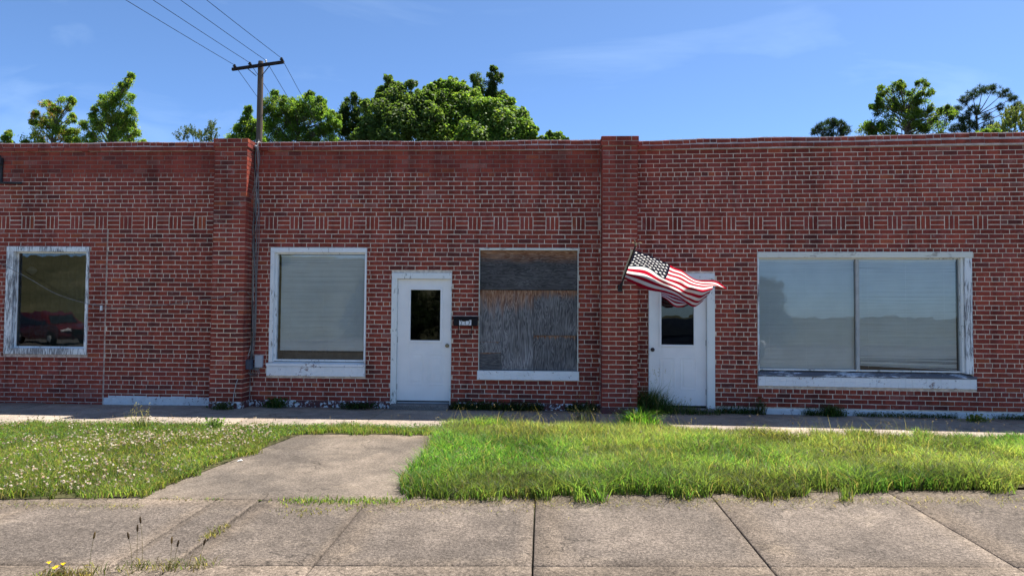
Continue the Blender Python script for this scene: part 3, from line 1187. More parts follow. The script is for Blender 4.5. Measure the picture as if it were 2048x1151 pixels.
# ------------------------------------------------------------------ ground, walks
def zg(y):
    return -0.07 if y > -2.2 else max(-0.07 + 0.033 * (y + 2.2), -0.38)


zgn = lambda y: np.where(y > -2.2, -0.07, np.maximum(-0.07 + 0.033 * (y + 2.2), -0.38))
ys = [-900, -120, -60, -50, -44, -38, -34, -31, -17, -11.6, -8.6, -5.2, -2.2, 0.3, 30, 900]
zs_ = [7.5, 7.5, 7.2, 5.6, 3.6, 1.4, 0.1, -.42, -.50, -.50, -.40, -.20, -.115, -.115, -.115, -.115]
V, F = [], []
xs = [-900, -60, -20, -10, 20, 60, 900]
for y, z in zip(ys, zs_):
    for x in xs:
        if y < -30.8 and x > -16:
            z = -.42 + .06 * (z + .42)
        V.append((x, y, z))
nx = len(xs)
for j in range(len(ys) - 1):
    for i in range(nx - 1):
        F.append((j * nx + i, j * nx + i + 1, (j + 1) * nx + i + 1, (j + 1) * nx + i))
g = obj('ground', mesh_np('ground', V, F, col=(1, 1, 1), mat=M['ground']))
tag(g, kind='structure')


def slab_mesh(name, corners, mat, thick=0.10, sub=10, rough=0.004, bevel=0.012, seed=0, edge=0.45):
    """corners: 4 plan points (x, y) ccw; top follows the ground height with slight waviness and worn arrises"""
    r = np.random.default_rng(seed)
    c = np.array(corners, float)
    n = sub
    u = np.linspace(0, 1, n + 1)
    V, F = [], []
    for j in range(n + 1):
        for i in range(n + 1):
            a = c[0] * (1 - u[i]) + c[1] * u[i]
            b = c[3] * (1 - u[i]) + c[2] * u[i]
            p = a * (1 - u[j]) + b * u[j]
            z = zg(p[1]) + r.uniform(-rough, rough) * 0.5
            V.append((p[0], p[1], z))
    for j in range(n):
        for i in range(n):
            k = j * (n + 1) + i
            F.append((k, k + 1, k + n + 2, k + n + 1))
    ring = [i for i in range(n + 1)] + [(j * (n + 1) + n) for j in range(1, n + 1)] + [n * (n + 1) + i for i in range(n - 1, -1, -1)] + [j * (n + 1) for j in range(n - 1, 0, -1)]
    cen = c.mean(0)
    b0 = len(V)
    for k in ring:
        p = np.array(V[k])
        V.append((p[0], p[1], p[2] - bevel))
    # pull the top ring inward for the worn arris
    for k in ring:
        p = np.array(V[k])
        d = cen - p[:2]
        V[k] = (p[0] + np.sign(d[0]) * bevel * .6 * (abs(d[0]) > .1), p[1] + np.sign(d[1]) * bevel * .6 * (abs(d[1]) > .1), p[2])
    b1 = len(V)
    for k in range(len(ring)):
        p = V[b0 + k]
        V.append((p[0], p[1], p[2] - thick))
    m = len(ring)
    for k in range(m):
        k2 = (k + 1) % m
        F.append((ring[k], b0 + k, b0 + k2, ring[k2]))
        F.append((b0 + k, b1 + k, b1 + k2, b0 + k2))
    C = np.ones((len(V), 3))
    es = [edge * q for q in r.uniform(.2, 1.0, 4)]
    tone = r.uniform(.86, 1.12)
    for j in range(n + 1):
        for i in range(n + 1):
            e = max(es[0] * (j == 0), es[1] * (j == n), es[2] * (i == 0), es[3] * (i == n), .35 * es[1] * (j == n - 1), .35 * es[2] * (i == 1))
            C[j * (n + 1) + i] = np.array([1.0, .97, .92]) * (1 + e * r.uniform(.3, 1.0)) if e else 1.0
    return mesh_np(name, V, F, col=C * tone, mat=mat, smooth=False)


sw = empty('sidewalk', (0, -6, -0.3))
tag(sw, kind='structure')
yj = lambda x: -6.32 + 0.054 * x
yb = lambda x: -5.087 + 0.03 * (x + 3.75) if x < -1.2 else -4.70 + .09 * x
xj = [-7.6, -6.0, -4.42, -2.80, -1.495, -0.054, 1.515, 3.16, 4.75, 6.3, 7.9]
for i in range(len(xj) - 1):
    a, b = xj[i] + .005, xj[i + 1] - .005
    for (f0, f1, sd) in ((yj, yb, 0), (lambda x: yj(x) - 1.5, yj, 50)):
        e0, e1 = (0.004, 0.004)
        if i == 3:  # this panel is split by a grassy crack
            for (p, q, s2) in ((a, -2.435, 1), (-2.405, b, 2)):
                m_ = slab_mesh('concrete_slab', [(p, f0(p) + e0), (q, f0(q) + e0), (q, f1(q) - e1), (p, f1(p) - e1)], M['concrete'], seed=i + sd + s2 * 100)
                o = obj('concrete_slab', m_, sw, loc=(0, 6, 0.3))
        else:
            m_ = slab_mesh('concrete_slab', [(a, f0(a) + e0), (b, f0(b) + e0), (b, f1(b) - e1), (a, f1(a) - e1)], M['concrete'], seed=i + sd)
            o = obj('concrete_slab', m_, sw, loc=(0, 6, 0.3))
pa = empty('footpath', (-2.2, -3.7, -0.2))
tag(pa, kind='structure')
m_ = slab_mesh('concrete_slab', [(-3.75, -5.075), (-0.95, -4.99), (-1.1, -2.31), (-3.25, -2.37)], M['concrete_walk'], seed=77, sub=16, edge=.9)
obj('concrete_slab', m_, pa, loc=(2.2, 3.7, 0.2))
fwk = empty('storefront_walk', (0, -0.8, -0.1))
tag(fwk, kind='structure')
fx = [-13, -10.4, -8.1, -6.15, -4.2, -2.46, -0.6, 1.25, 3.1, 4.9, 6.7, 9.2]
yw = lambda x: -2.28 if x < -3 else (-2.2 if x < -1.2 else -2.5)
for i in range(len(fx) - 1):
    a, b = fx[i] + .004, fx[i + 1] - .004
    ya = 0.003 if b < 1.6 else -math.tan(-BEND) * (max(a, OXR) - OXR) - .03
    yb2 = 0.003 if b < 1.6 else -math.tan(-BEND) * (b - OXR) - .03
    dz = random.uniform(-.008, .008)
    m_ = slab_mesh('concrete_slab', [(a, yw(a)), (b, yw(b)), (b, yb2), (a, ya)], M['concrete_far'], seed=i + 200, sub=6)
    obj('concrete_slab', m_, fwk, loc=(0, .8, .1 + dz))
# road and parking lot across the street (seen only mirrored in the panes)
V = [(-80, -30.5, -.40), (80, -30.5, -.40), (80, -8.7, -.36), (-80, -8.7, -.36)]
st = obj('parking_lot', mesh_np('parking_lot', V, [(0, 1, 2, 3)], col=(1, 1, 1), mat=M['asphalt']))
tag(st, kind='structure')
V = [(-80, -18, -.385), (80, -18, -.385), (80, -8.7, -.355), (-80, -8.7, -.355)]
st = obj('street', mesh_np('street', V, [(0, 1, 2, 3)], col=(1, 1, 1), mat=M['road']))
tag(st, kind='structure')
mb = MB()
mb.box(-80, 80, -8.7, -8.5, -.5, -.27, .01)
mb.box(-80, 80, -31.0, -30.5, -.5, -.25, .01)
kb = mb.build('kerb', M['concrete'])
tag(kb, kind='structure')


# ------------------------------------------------------------------ grass
def blades(P, h, wdt, lean, col, seed=0, curl=0.6, tipcol=None):
    """P Nx3 base points; one bent tapering blade each -> V, quads, tris, C"""
    r = np.random.default_rng(seed)
    n = len(P)
    a = r.uniform(0, 2 * np.pi, n)
    side = np.stack([np.cos(a), np.sin(a), np.zeros(n)], 1)
    b = r.uniform(0, 2 * np.pi, n)
    ld = np.stack([np.cos(b), np.sin(b), np.zeros(n)], 1)
    ln = (lean * r.uniform(0.3, 1.5, n))[:, None]
    h = h[:, None]
    up_ = np.array([0, 0, 1.0])
    wv = (wdt * r.uniform(.7, 1.3, n))[:, None]
    m1 = P + up_ * h * 0.5 + ld * h * ln * 0.25
    tp = P + up_ * h * (1 - 0.35 * np.minimum(ln, 1.6) * curl) + ld * h * ln * 0.95
    V = np.stack([P - side * wv * .5, P + side * wv * .5, m1 - side * wv * .42, m1 + side * wv * .42, tp], 1).reshape(-1, 3)
    i = np.arange(n) * 5
    Q = np.stack([i, i + 1, i + 3, i + 2], 1)
    T = np.stack([i + 2, i + 3, i + 4], 1)
    c5 = np.repeat(col[:, None, :], 5, 1)
    if tipcol is not None:
        c5[:, 4] = tipcol
    return V, Q, T, c5.reshape(-1, 3)


def noise2(x, y, s, seed=0):
    """cheap smooth value noise"""
    r = np.random.default_rng(seed)
    G = r.random((64, 64))
    u, v = x * s + 31.3, y * s + 17.7
    i, j = np.floor(u).astype(int), np.floor(v).astype(int)
    fu, fv = u - i, v - j
    fu, fv = fu * fu * (3 - 2 * fu), fv * fv * (3 - 2 * fv)
    g = lambda a, b: G[a % 64, b % 64]
    return (g(i, j) * (1 - fu) + g(i + 1, j) * fu) * (1 - fv) + (g(i, j + 1) * (1 - fu) + g(i + 1, j + 1) * fu) * fv


def grass_cols(n, r, base, var=0.25, dry=0.08, hue=None):
    c = np.array(base) * (1 + r.normal(0, var, (n, 1)))
    c[:, 0] *= 1 + r.normal(0, .18, n)
    d = r.random(n) < dry
    c[d] = np.array([0.26, 0.21, 0.11]) * r.uniform(.6, 1.3, (d.sum(), 1))
    return np.clip(c, .01, .8)


class PatchAcc:
    def __init__(s):
        s.V, s.Q, s.T, s.C, s.n = [], [], [], [], 0

    def add(s, V, Q, T, C):
        s.V.append(V)
        s.C.append(C)
        if Q is not None and len(Q):
            s.Q.append(Q + s.n)
        if T is not None and len(T):
            s.T.append(T + s.n)
        s.n += len(V)

    def build(s, name, mat, parent=None, loc=None):
        V = np.concatenate(s.V)
        if loc is not None:
            V = V - np.array(loc)
        me = mesh_np(name, V, np.concatenate(s.Q) if s.Q else None, np.concatenate(s.T) if s.T else None, np.concatenate(s.C), mat)
        return obj(name, me, parent, loc)


def discs(P, nrm_tilt, size, col, seed=0, sides=4):
    """small tilted leaf quads"""
    r = np.random.default_rng(seed)
    n = len(P)
    a = r.uniform(0, 2 * np.pi, n)
    t = np.abs(r.normal(0, nrm_tilt, n))
    nr = np.stack([np.sin(t) * np.cos(a), np.sin(t) * np.sin(a), np.cos(t)], 1)
    u = np.cross(nr, np.array([0.3, 0.9, 0.1]))
    u /= np.linalg.norm(u, axis=1)[:, None]
    v = np.cross(nr, u)
    b = r.uniform(0, 2 * np.pi, n)[:, None]
    u2, v2 = u * np.cos(b) + v * np.sin(b), -u * np.sin(b) + v * np.cos(b)
    s = (size * r.uniform(.6, 1.3, n))[:, None]
    V = np.stack([P - u2 * s, P + v2 * s * .8, P + u2 * s, P - v2 * s * .8], 1).reshape(-1, 3)
    i = np.arange(n) * 4
    return V, np.stack([i, i + 1, i + 2, i + 3], 1), None, np.repeat(col, 4, 0)


def inside(poly, x, y):
    poly = np.array(poly)
    res = np.zeros(len(x), bool)
    j = len(poly) - 1
    for i in range(len(poly)):
        xi, yi = poly[i]
        xj_, yj_ = poly[j]
        c = ((yi > y) != (yj_ > y)) & (x < (xj_ - xi) * (y - yi) / (yj_ - yi + 1e-12) + xi)
        res ^= c
        j = i
    return res


def scatter(poly, dens, seed, edge=0.05):
    r = np.random.default_rng(seed)
    p = np.array(poly)
    x0, y0 = p.min(0)
    x1, y1 = p.max(0)
    n = int((x1 - x0) * (y1 - y0) * dens)
    x, y = r.uniform(x0, x1, n), r.uniform(y0, y1, n)
    xw = x + (noise2(x, y, 3.1, seed + 5) - .5) * edge * 2 + (noise2(x, y, 11, seed + 6) - .5) * edge
    yw_ = y + (noise2(x, y, 3.7, seed + 7) - .5) * edge * 2 + (noise2(x, y, 12, seed + 8) - .5) * edge
    k = inside(poly, xw, yw_)
    return x[k], y[k], r


# lawn soils, just above the slabs' level so that turf stands proud
LEFT = [(-13, -5.30), (-4.6, -5.20), (-3.50, -5.06), (-3.03, -2.46), (-2.9, -2.40), (-1.25, -2.34), (-1.25, -1.86), (-3.35, -1.95), (-7.5, -2.10), (-13, -2.2)]
RIGHT = [(-1.20, -4.97), (-0.55, -4.95), (-0.06, -4.88), (1.5, -4.74), (3.2, -4.53), (4.5, -4.34), (6.5, -4.1), (10, -3.9), (10, -2.25), (6.5, -2.2), (3.0, -2.12), (1.8, -2.0), (0.6, -1.75), (-0.8, -1.62), (-1.32, -1.9), (-1.30, -2.4)]


def soil(name, poly, dz):
    mb = MB()
    n = len(poly)
    mb.add([(x, y, zg(y) + dz) for x, y in poly], [tuple(range(n))])
    o = mb.build(name, M['soil'])
    tag(o, kind='structure')


def lawn_soil(name, poly, dz):
    # strip-wise so the sheet follows the slope
    p = np.array(poly)
    bm = __import__('bmesh').new()
    vs = [bm.verts.new((x, y, 0)) for x, y in poly]
    bm.faces.new(vs)
    B2 = __import__('bmesh').ops
    for yy in np.arange(-5.2, -1.0, 0.4):
        B2.bisect_plane(bm, geom=bm.verts[:] + bm.edges[:] + bm.faces[:], plane_co=(0, float(yy), 0), plane_no=(0, 1, 0))
    for v in bm.verts:
        v.co.z = zg(v.co.y) + dz
    me = bpy.data.meshes.new(name)
    bm.to_mesh(me)
    bm.free()
    me.materials.append(M['soil'])
    o = obj(name, me)
    tag(o, kind='structure')


inset = lambda P_: [(x_, y_ + .10 if y_ < -3.8 else y_) for x_, y_ in P_]
lawn_soil('soil', [(x_, y_ + .01) for x_, y_ in LEFT], 0.006)
lawn_soil('soil', inset(RIGHT), 0.004)

# left: short clover lawn
ac = PatchAcc()
x, y, r = scatter(LEFT, 4200, 21, 0.13)
keep = (x > -10.3)
x, y = x[keep], y[keep]
n = len(x)
nn = noise2(x, y, 1.3, 3)
P = np.stack([x, y, zgn(y)], 1)
h = (0.035 + 0.055 * nn + 0.03 * r.random(n)) * np.where(y < -4.6, 1.25, 1.0)
col = grass_cols(n, r, (0.14, 0.19, 0.045), dry=0.24)
col *= (0.75 + 0.5 * noise2(x, y, 2.2, 4))[:, None]
ac.add(*blades(P, h, 0.0075, 0.75, col, 31))
# clover leaves
x, y, r = scatter(LEFT, 1600, 22, 0.06)
k = (noise2(x, y, 1.1, 9) > 0.42) & (x > -10.3)
x, y = x[k], y[k]
n = len(x)
P = np.stack([x, y, zgn(y) + r.uniform(.03, .085, n)], 1)
ac.add(*discs(P, 0.5, 0.011, np.array([0.075, 0.14, 0.034]) * r.uniform(.6, 1.4, (n, 1)), 33))
o = ac.build('clover_lawn', M['grass'])
tag(o, 'short clover lawn left of the concrete footpath dotted with white clover heads', 'lawn', kind='stuff')
# clover flower heads: little crossed tufts
ac = PatchAcc()
x, y, r = scatter(LEFT, 360, 23, 0.05)
k = (x > -10.3) & (r.random(len(x)) < np.clip((noise2(x, y, 0.75, 12) * .6 + noise2(x, y, 2.3, 20) * .5 - .42) * 3.4 * np.where(y > -3.6, 1.25, .45), 0, 1)) & ~((x > -3.0) & (y > -2.4) & (r.random(len(x)) < .6))
x, y = x[k], y[k]
n = len(x)
z = zgn(y) + r.uniform(.07, .13, n)
for q in range(5):
    P = np.stack([x + r.uniform(-.007, .007, n), y + r.uniform(-.007, .007, n), z + r.uniform(-.008, .008, n)], 1)
    cc = np.array([0.60, 0.53, 0.42]) * r.uniform(.6, 1.25, (n, 1))
    cc[r.random(n) < .3] *= np.array([.8, .6, .5])
    ac.add(*discs(P, 1.2, 0.0105, cc, 40 + q))
P = np.stack([x, y, zgn(y)], 1)
ac.add(*blades(P, z - zgn(y), 0.003, 0.05, np.repeat([[0.1, 0.14, 0.04]], n, 0), 47))
o = ac.build('clover_flowers', M['petal'])
tag(o, 'faded white clover flower heads scattered over the left lawn', 'flowers', kind='stuff')

# right: longer rough grass
ac = PatchAcc()
x, y, r = scatter(RIGHT, 4600, 24, 0.20)
k = (x < 8.2) & (r.random(len(x)) < .35 + 1.3 * noise2(x, y, 1.7, 19))
x, y = x[k], y[k]
n = len(x)
nn = noise2(x, y, 0.9, 13)
n2 = noise2(x, y, 2.6, 14)
P = np.stack([x, y, zgn(y)], 1)
h = 0.045 + 0.085 * nn + 0.055 * r.random(n) + 0.03 * n2
h *= np.where(y > -2.0, 0.85, 1.0) * np.where((y > -1.75) & (x > .2), .55, 1.0)
yel = np.clip((noise2(x, y, 0.8, 15) - .3) * 1.6 + np.where((y > -2.6) & (x < 3), .25, 0), 0, 1)[:, None]
col = grass_cols(n, r, (0.108, 0.205, 0.046), dry=0.13)
col = col * (1 - yel) + grass_cols(n, r, (0.23, 0.265, 0.085), dry=0.28) * yel
col *= (0.55 + 0.75 * n2)[:, None] * np.where(y < -4.3 + .08 * x, .72, 1.0)[:, None]  # front-edge blades darkened: shade of the lawn's front face put into their colour
h *= np.where(y < -4.3 + .08 * x, 1.15, 1.0) * (.75 + .5 * noise2(x, y, 5.0, 18))
ac.add(*blades(P, h, 0.0085, 0.85, col, 51))
x, y, r = scatter(RIGHT, 120, 25, 0.06)
k = (x < 8.2) & (noise2(x, y, .7, 17) > .45)
x, y = x[k], y[k]
n = len(x)
P = np.stack([x, y, zgn(y)], 1)
ac.add(*blades(P, r.uniform(.2, .36, n), 0.0045, 0.5, grass_cols(n, r, (0.17, 0.16, 0.06), dry=.5), 52))
o = ac.build('rough_grass', M['grass'])
tag(o, 'longer yellow green grass right of the concrete footpath', 'grass', kind='stuff')
# seed heads above the grass
ac = PatchAcc()
for (poly, dens, sd, hh) in ((RIGHT, 26, 26, .27), (LEFT, 7, 27, .2)):
    x, y, r = scatter(poly, dens, sd, 0.05)
    k = (x > -10) & (x < 8.2)
    x, y = x[k], y[k]
    n = len(x)
    hv = r.uniform(.7, 1.2, n) * hh
    P = np.stack([x, y, zgn(y)], 1)
    ac.add(*blades(P, hv, 0.003, 0.25, np.array([[.2, .19, .09]]) * r.uniform(.7, 1.2, (n, 1)), sd))
    for q in range(4):
        Pq = np.stack([x + r.uniform(-.01, .01, n), y + r.uniform(-.01, .01, n), zgn(y) + hv * .93 + r.uniform(-.02, .02, n)], 1)
        ac.add(*discs(Pq, 1.3, 0.007, np.array([[.20, .15, .08]]) * r.uniform(.6, 1.4, (n, 1)), sd + 10 * q))
o = ac.build('seed_heads', M['petal'])
tag(o, 'thin brown grass seed heads standing above the lawns', 'seed heads', kind='stuff')


def weed_line(name, label, pts, dens, hmin, hmax, spread, base, seed, dry=.1, leafy=0.0, lean=.9):
    ac = PatchAcc()
    r = np.random.default_rng(seed)
    pts = np.array(pts, float)
    seg = np.linalg.norm(np.diff(pts, axis=0), axis=1)
    tot = seg.sum()
    n = int(tot * dens)
    t = r.random(n) * tot
    cs = np.concatenate([[0], np.cumsum(seg)])
    i = np.clip(np.searchsorted(cs, t) - 1, 0, len(seg) - 1)
    f = ((t - cs[i]) / seg[i])[:, None]
    p = pts[i] * (1 - f) + pts[i + 1] * f
    gap = noise2(t, t * 0, 2.3, seed) > .38
    p, n = p[gap], gap.sum()
    p = p + r.normal(0, spread, (n, 2))
    P = np.stack([p[:, 0], p[:, 1], zgn(p[:, 1]) + .002], 1)
    ac.add(*blades(P, r.uniform(hmin, hmax, n), 0.007, lean, grass_cols(n, r, base, dry=dry), seed))
    if leafy:
        m = int(n * leafy)
        q = r.integers(0, n, m)
        P2 = P[q] + np.stack([r.normal(0, .03, m), r.normal(0, .03, m), r.uniform(.01, hmax * .9, m)], 1)
        ac.add(*discs(P2, .9, .014, np.array([base]) * r.uniform(.5, 1.2, (m, 1)), seed + 1))
    o = ac.build(name, M['grass'])
    tag(o, label, 'weeds', kind='stuff')


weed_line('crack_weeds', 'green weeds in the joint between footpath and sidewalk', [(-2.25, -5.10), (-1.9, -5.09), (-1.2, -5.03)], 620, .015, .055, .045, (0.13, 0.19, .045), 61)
weed_line('crack_weeds', 'sparse short weeds in the left part of the footpath joint', [(-3.35, -5.09), (-2.3, -5.085)], 90, .01, .03, .02, (0.14, 0.17, .05), 68, dry=.3)
weed_line('crack_weeds', 'dry weeds along the slanting crack in the left sidewalk panel', [(-2.42, -5.12), (-2.40, -5.55), (-2.425, -5.9), (-2.43, -6.6)], 520, .012, .045, .03, (0.16, 0.15, .06), 62, dry=.5)
weed_line('crack_weeds', 'sparse weeds spreading over the sidewalk panel beside the footpath', [(-2.2, -5.25), (-1.9, -5.4), (-1.6, -5.25), (-1.5, -5.12)], 220, .01, .035, .05, (0.15, 0.16, .06), 63, dry=.45)
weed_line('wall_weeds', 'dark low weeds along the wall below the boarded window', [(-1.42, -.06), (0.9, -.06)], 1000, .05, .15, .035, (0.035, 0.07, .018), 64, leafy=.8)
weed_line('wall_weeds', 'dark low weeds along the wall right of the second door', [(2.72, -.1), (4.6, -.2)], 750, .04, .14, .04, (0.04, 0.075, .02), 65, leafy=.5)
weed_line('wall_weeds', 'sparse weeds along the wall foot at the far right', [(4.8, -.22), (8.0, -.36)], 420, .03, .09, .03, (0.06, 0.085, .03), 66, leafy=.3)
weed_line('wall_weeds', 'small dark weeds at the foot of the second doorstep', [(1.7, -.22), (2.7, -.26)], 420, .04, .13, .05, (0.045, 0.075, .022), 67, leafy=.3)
# clippings and runners on the sidewalk along the grass edge
ac = PatchAcc()
r = np.random.default_rng(70)
n = 1500
x = r.uniform(-1.4, 5.6, n)
y = -4.93 + 0.085 * x - np.abs(r.normal(0, .13, n))
P = np.stack([x, y, zgn(y) + .004], 1)
ac.add(*blades(P, r.uniform(.02, .06, n), 0.004, 2.6, grass_cols(n, r, (.17, .15, .075), dry=.5), 71, curl=1.0))
n = 500
x = r.uniform(-6.5, -3.3, n)
y = -5.28 + 0.02 * x * 0 - np.abs(r.normal(0, .07, n))
P = np.stack([x, y, zgn(y) + .004], 1)
ac.add(*blades(P, r.uniform(.02, .05, n), 0.004, 2.2, grass_cols(n, r, (.15, .15, .06), dry=.4), 72, curl=1.0))
o = ac.build('grass_clippings', M['grass'])
tag(o, 'dry grass clippings and runners lying along the lawn edges on the sidewalk', 'grass clippings', kind='stuff')


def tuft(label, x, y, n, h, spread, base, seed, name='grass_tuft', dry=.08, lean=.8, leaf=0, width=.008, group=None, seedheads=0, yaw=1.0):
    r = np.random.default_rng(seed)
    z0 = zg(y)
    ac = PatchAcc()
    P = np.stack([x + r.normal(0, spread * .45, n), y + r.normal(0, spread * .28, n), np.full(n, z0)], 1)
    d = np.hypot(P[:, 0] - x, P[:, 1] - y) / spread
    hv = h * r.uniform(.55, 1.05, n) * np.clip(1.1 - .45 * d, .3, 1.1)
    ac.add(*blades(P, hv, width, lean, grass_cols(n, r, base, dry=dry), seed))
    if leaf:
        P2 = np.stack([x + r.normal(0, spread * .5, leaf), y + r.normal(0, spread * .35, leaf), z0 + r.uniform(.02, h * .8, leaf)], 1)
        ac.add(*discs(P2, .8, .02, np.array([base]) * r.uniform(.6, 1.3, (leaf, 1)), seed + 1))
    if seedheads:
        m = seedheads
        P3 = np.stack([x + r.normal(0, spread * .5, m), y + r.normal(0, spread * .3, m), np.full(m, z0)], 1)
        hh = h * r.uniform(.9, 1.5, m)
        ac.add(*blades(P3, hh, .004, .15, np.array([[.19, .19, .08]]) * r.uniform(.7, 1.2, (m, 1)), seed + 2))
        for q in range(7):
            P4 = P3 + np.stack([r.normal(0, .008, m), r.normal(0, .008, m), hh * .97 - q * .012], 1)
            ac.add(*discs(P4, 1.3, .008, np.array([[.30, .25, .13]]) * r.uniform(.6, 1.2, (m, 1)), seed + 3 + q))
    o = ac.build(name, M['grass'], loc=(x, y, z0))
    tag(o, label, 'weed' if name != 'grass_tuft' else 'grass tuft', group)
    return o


TG = 'weeds and grass tufts along the storefronts'
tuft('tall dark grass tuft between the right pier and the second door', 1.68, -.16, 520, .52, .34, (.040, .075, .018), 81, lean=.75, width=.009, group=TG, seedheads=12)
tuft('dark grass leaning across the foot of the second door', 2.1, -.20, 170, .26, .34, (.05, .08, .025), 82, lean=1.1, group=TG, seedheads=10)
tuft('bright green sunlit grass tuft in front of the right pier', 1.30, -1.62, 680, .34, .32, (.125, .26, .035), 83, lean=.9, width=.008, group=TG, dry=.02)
mound = tuft('sunlit grass mound at the back left corner of the right lawn', -0.75, -1.85, 700, .22, .45, (.15, .23, .045), 84, lean=1.0)
mound['kind'] = 'stuff'
tuft('small bushy weed against the wall under the left blind window', -4.26, -.10, 230, .17, .17, (.045, .095, .02), 85, name='weed', leaf=220, lean=1.0, group=TG)
tuft('low spreading dark weed by the wall left of the first door', -2.94, -.10, 260, .10, .30, (.028, .055, .016), 86, name='weed', leaf=420, lean=1.2, group=TG)
tuft('grass tuft below the middle of the wide window', 4.42, -.24, 190, .26, .16, (.05, .085, .022), 87, lean=.8, group=TG)
tuft('wispy stalk weed against the wall under the wide window left part', 3.36, -.17, 60, .32, .10, (.055, .07, .03), 88, name='weed', leaf=50, lean=.5, group=TG)
tuft('upright weed with tan seed stalks at the left lawn rear edge', -5.15, -2.3, 70, .24, .18, (.12, .16, .05), 89, name='weed', lean=.4, seedheads=20, group=TG)
tuft('leafy weed at the rear lawn edge before the left pier', -4.25, -2.15, 150, .17, .13, (.13, .2, .05), 90, name='weed', leaf=120, lean=.7, group=TG)
tuft('dark weed at the foot of the left pier', -4.98, -.42, 140, .13, .18, (.05, .08, .025), 91, name='weed', leaf=100, lean=1.0, group=TG)
tuft('small yellow green weed at the far right wall foot', 6.35, -.55, 160, .14, .18, (.14, .19, .045), 92, name='weed', leaf=80, lean=1.0, group=TG)
tuft('sparse stalks standing before the right pier in shade', 0.62, -1.0, 60, .30, .25, (.15, .16, .07), 93, name='weed', lean=.9, seedheads=5, group=TG)


# foreground weeds at the bottom left corner
def stalk_weed(label, x, y, hs, seed):
    r = random.Random(seed)
    z0 = zg(y)
    t = empty('plantain_weed', (x, y, z0))
    tag(t, label, 'weed', 'seed stalk weeds at the lower left')
    mb = MB()
    heads = []
    for h in hs:
        a = r.uniform(0, 6.28)
        l = r.uniform(.05, .22) * h
        p0 = Vector((r.uniform(-.03, .03), r.uniform(-.03, .03), 0))
        p1 = p0 + Vector((math.cos(a) * l * .4, math.sin(a) * l * .2, h * .6))
        p2 = p0 + Vector((math.cos(a) * l, math.sin(a) * l * .4, h))
        mb.col = (.20, .17, .085)
        mb.tube(spline([p0, p1, p2], 4), .0012, 5)
        heads.append((p2, (p2 - p1).normalized()))
    mb.build('stalk', M['grass'], t)
    for p, d in heads:
        mb = MB()
        mb.col = (.105, .07, .04) if r.random() < .5 else (.2, .14, .075)
        mb.lathe(p - d * .008, d, [(0, .002), (.008, .0062), (.028, .0066), (.042, .004), (.047, .001)], 7)
        mb.build('seed_head', M['grass'], t)
    n = 60
    rr_ = np.random.default_rng(seed)
    P = np.stack([rr_.normal(0, .05, n), rr_.normal(0, .05, n), np.zeros(n)], 1)
    V, Q, T, C = blades(P, rr_.uniform(.03, .09, n), .006, 1.2, grass_cols(n, rr_, (.11, .12, .045), dry=.4), seed)
    obj('leaves', mesh_np('leaves', V, Q, T, C, M['grass']), t)
    return t


stalk_weed('tallest brown seed stalks rising over the lower left sidewalk', -2.62, -6.52, [.29, .20, .23], 101)
stalk_weed('single brown seed stalk left of the tallest stalks', -2.86, -6.62, [.22], 102)
stalk_weed('low dry seed stalks beside the slanting crack', -2.40, -6.50, [.14, .17], 103)
stalk_weed('short brown stalk right of the slanting crack', -2.24, -6.46, [.15], 104)
# yellow flowered weed at the bottom edge
t = empty('flowering_weed', (-3.06, -6.68, zg(-6.68)))
tag(t, 'small weed with yellow flowers at the bottom left corner', 'weed')
for (fx_, fy_, fz_) in ((-.03, 0, .085), (.02, -.02, .06), (.055, .01, .075), (.0, .03, .05)):
    mb = MB()
    mb.col = (.11, .15, .04)
    mb.tube([(fx_ * .3, fy_ * .3, 0), (fx_, fy_, fz_)], .0015, 4)
    mb.build('stem', M['grass'], t)
    mb = MB()
    mb.col = (.75, .55, .02)
    for k in range(7):
        a = k * 6.283 / 7
        mb.quad((fx_, fy_, fz_), (fx_ + .012 * math.cos(a - .35), fy_ + .012 * math.sin(a - .35), fz_ + .008), (fx_ + .018 * math.cos(a), fy_ + .018 * math.sin(a), fz_ + .011), (fx_ + .012 * math.cos(a + .35), fy_ + .012 * math.sin(a + .35), fz_ + .008))
    mb.lathe((fx_, fy_, fz_ - .002), (0, 0, 1), [(0, .003), (.006, .006), (.010, .003)], 7)
    mb.build('flower', M['grass'], t)
rr_ = np.random.default_rng(109)
P = np.stack([rr_.normal(0, .07, 110), rr_.normal(0, .05, 110), np.zeros(110)], 1)
V, Q, T, C = blades(P, rr_.uniform(.02, .06, 110), .006, 1.2, grass_cols(110, rr_, (.10, .13, .04), dry=.3), 110)
obj('leaves', mesh_np('leaves', V, Q, T, C, M['grass']), t)
weed_line('crack_weeds', 'tangle of dry reddish weeds along the bottom left sidewalk joint', [(-3.05, -6.72), (-2.7, -6.66), (-2.3, -6.6)], 420, .02, .07, .04, (0.14, 0.11, .055), 111, dry=.55, leafy=.4)
mb = MB()
mb.add([(0, 0, .004), (.05, .008, .012), (.055, .032, .005), (.028, .045, .016), (.004, .03, .006)], [(0, 1, 3, 4), (1, 2, 3)])
o = mb.build('paper_scrap', M['paper'], loc=(-3.2, -3.8, zg(-3.8) + .003))
tag(o, 'crumpled white paper scrap on the concrete footpath', 'litter')

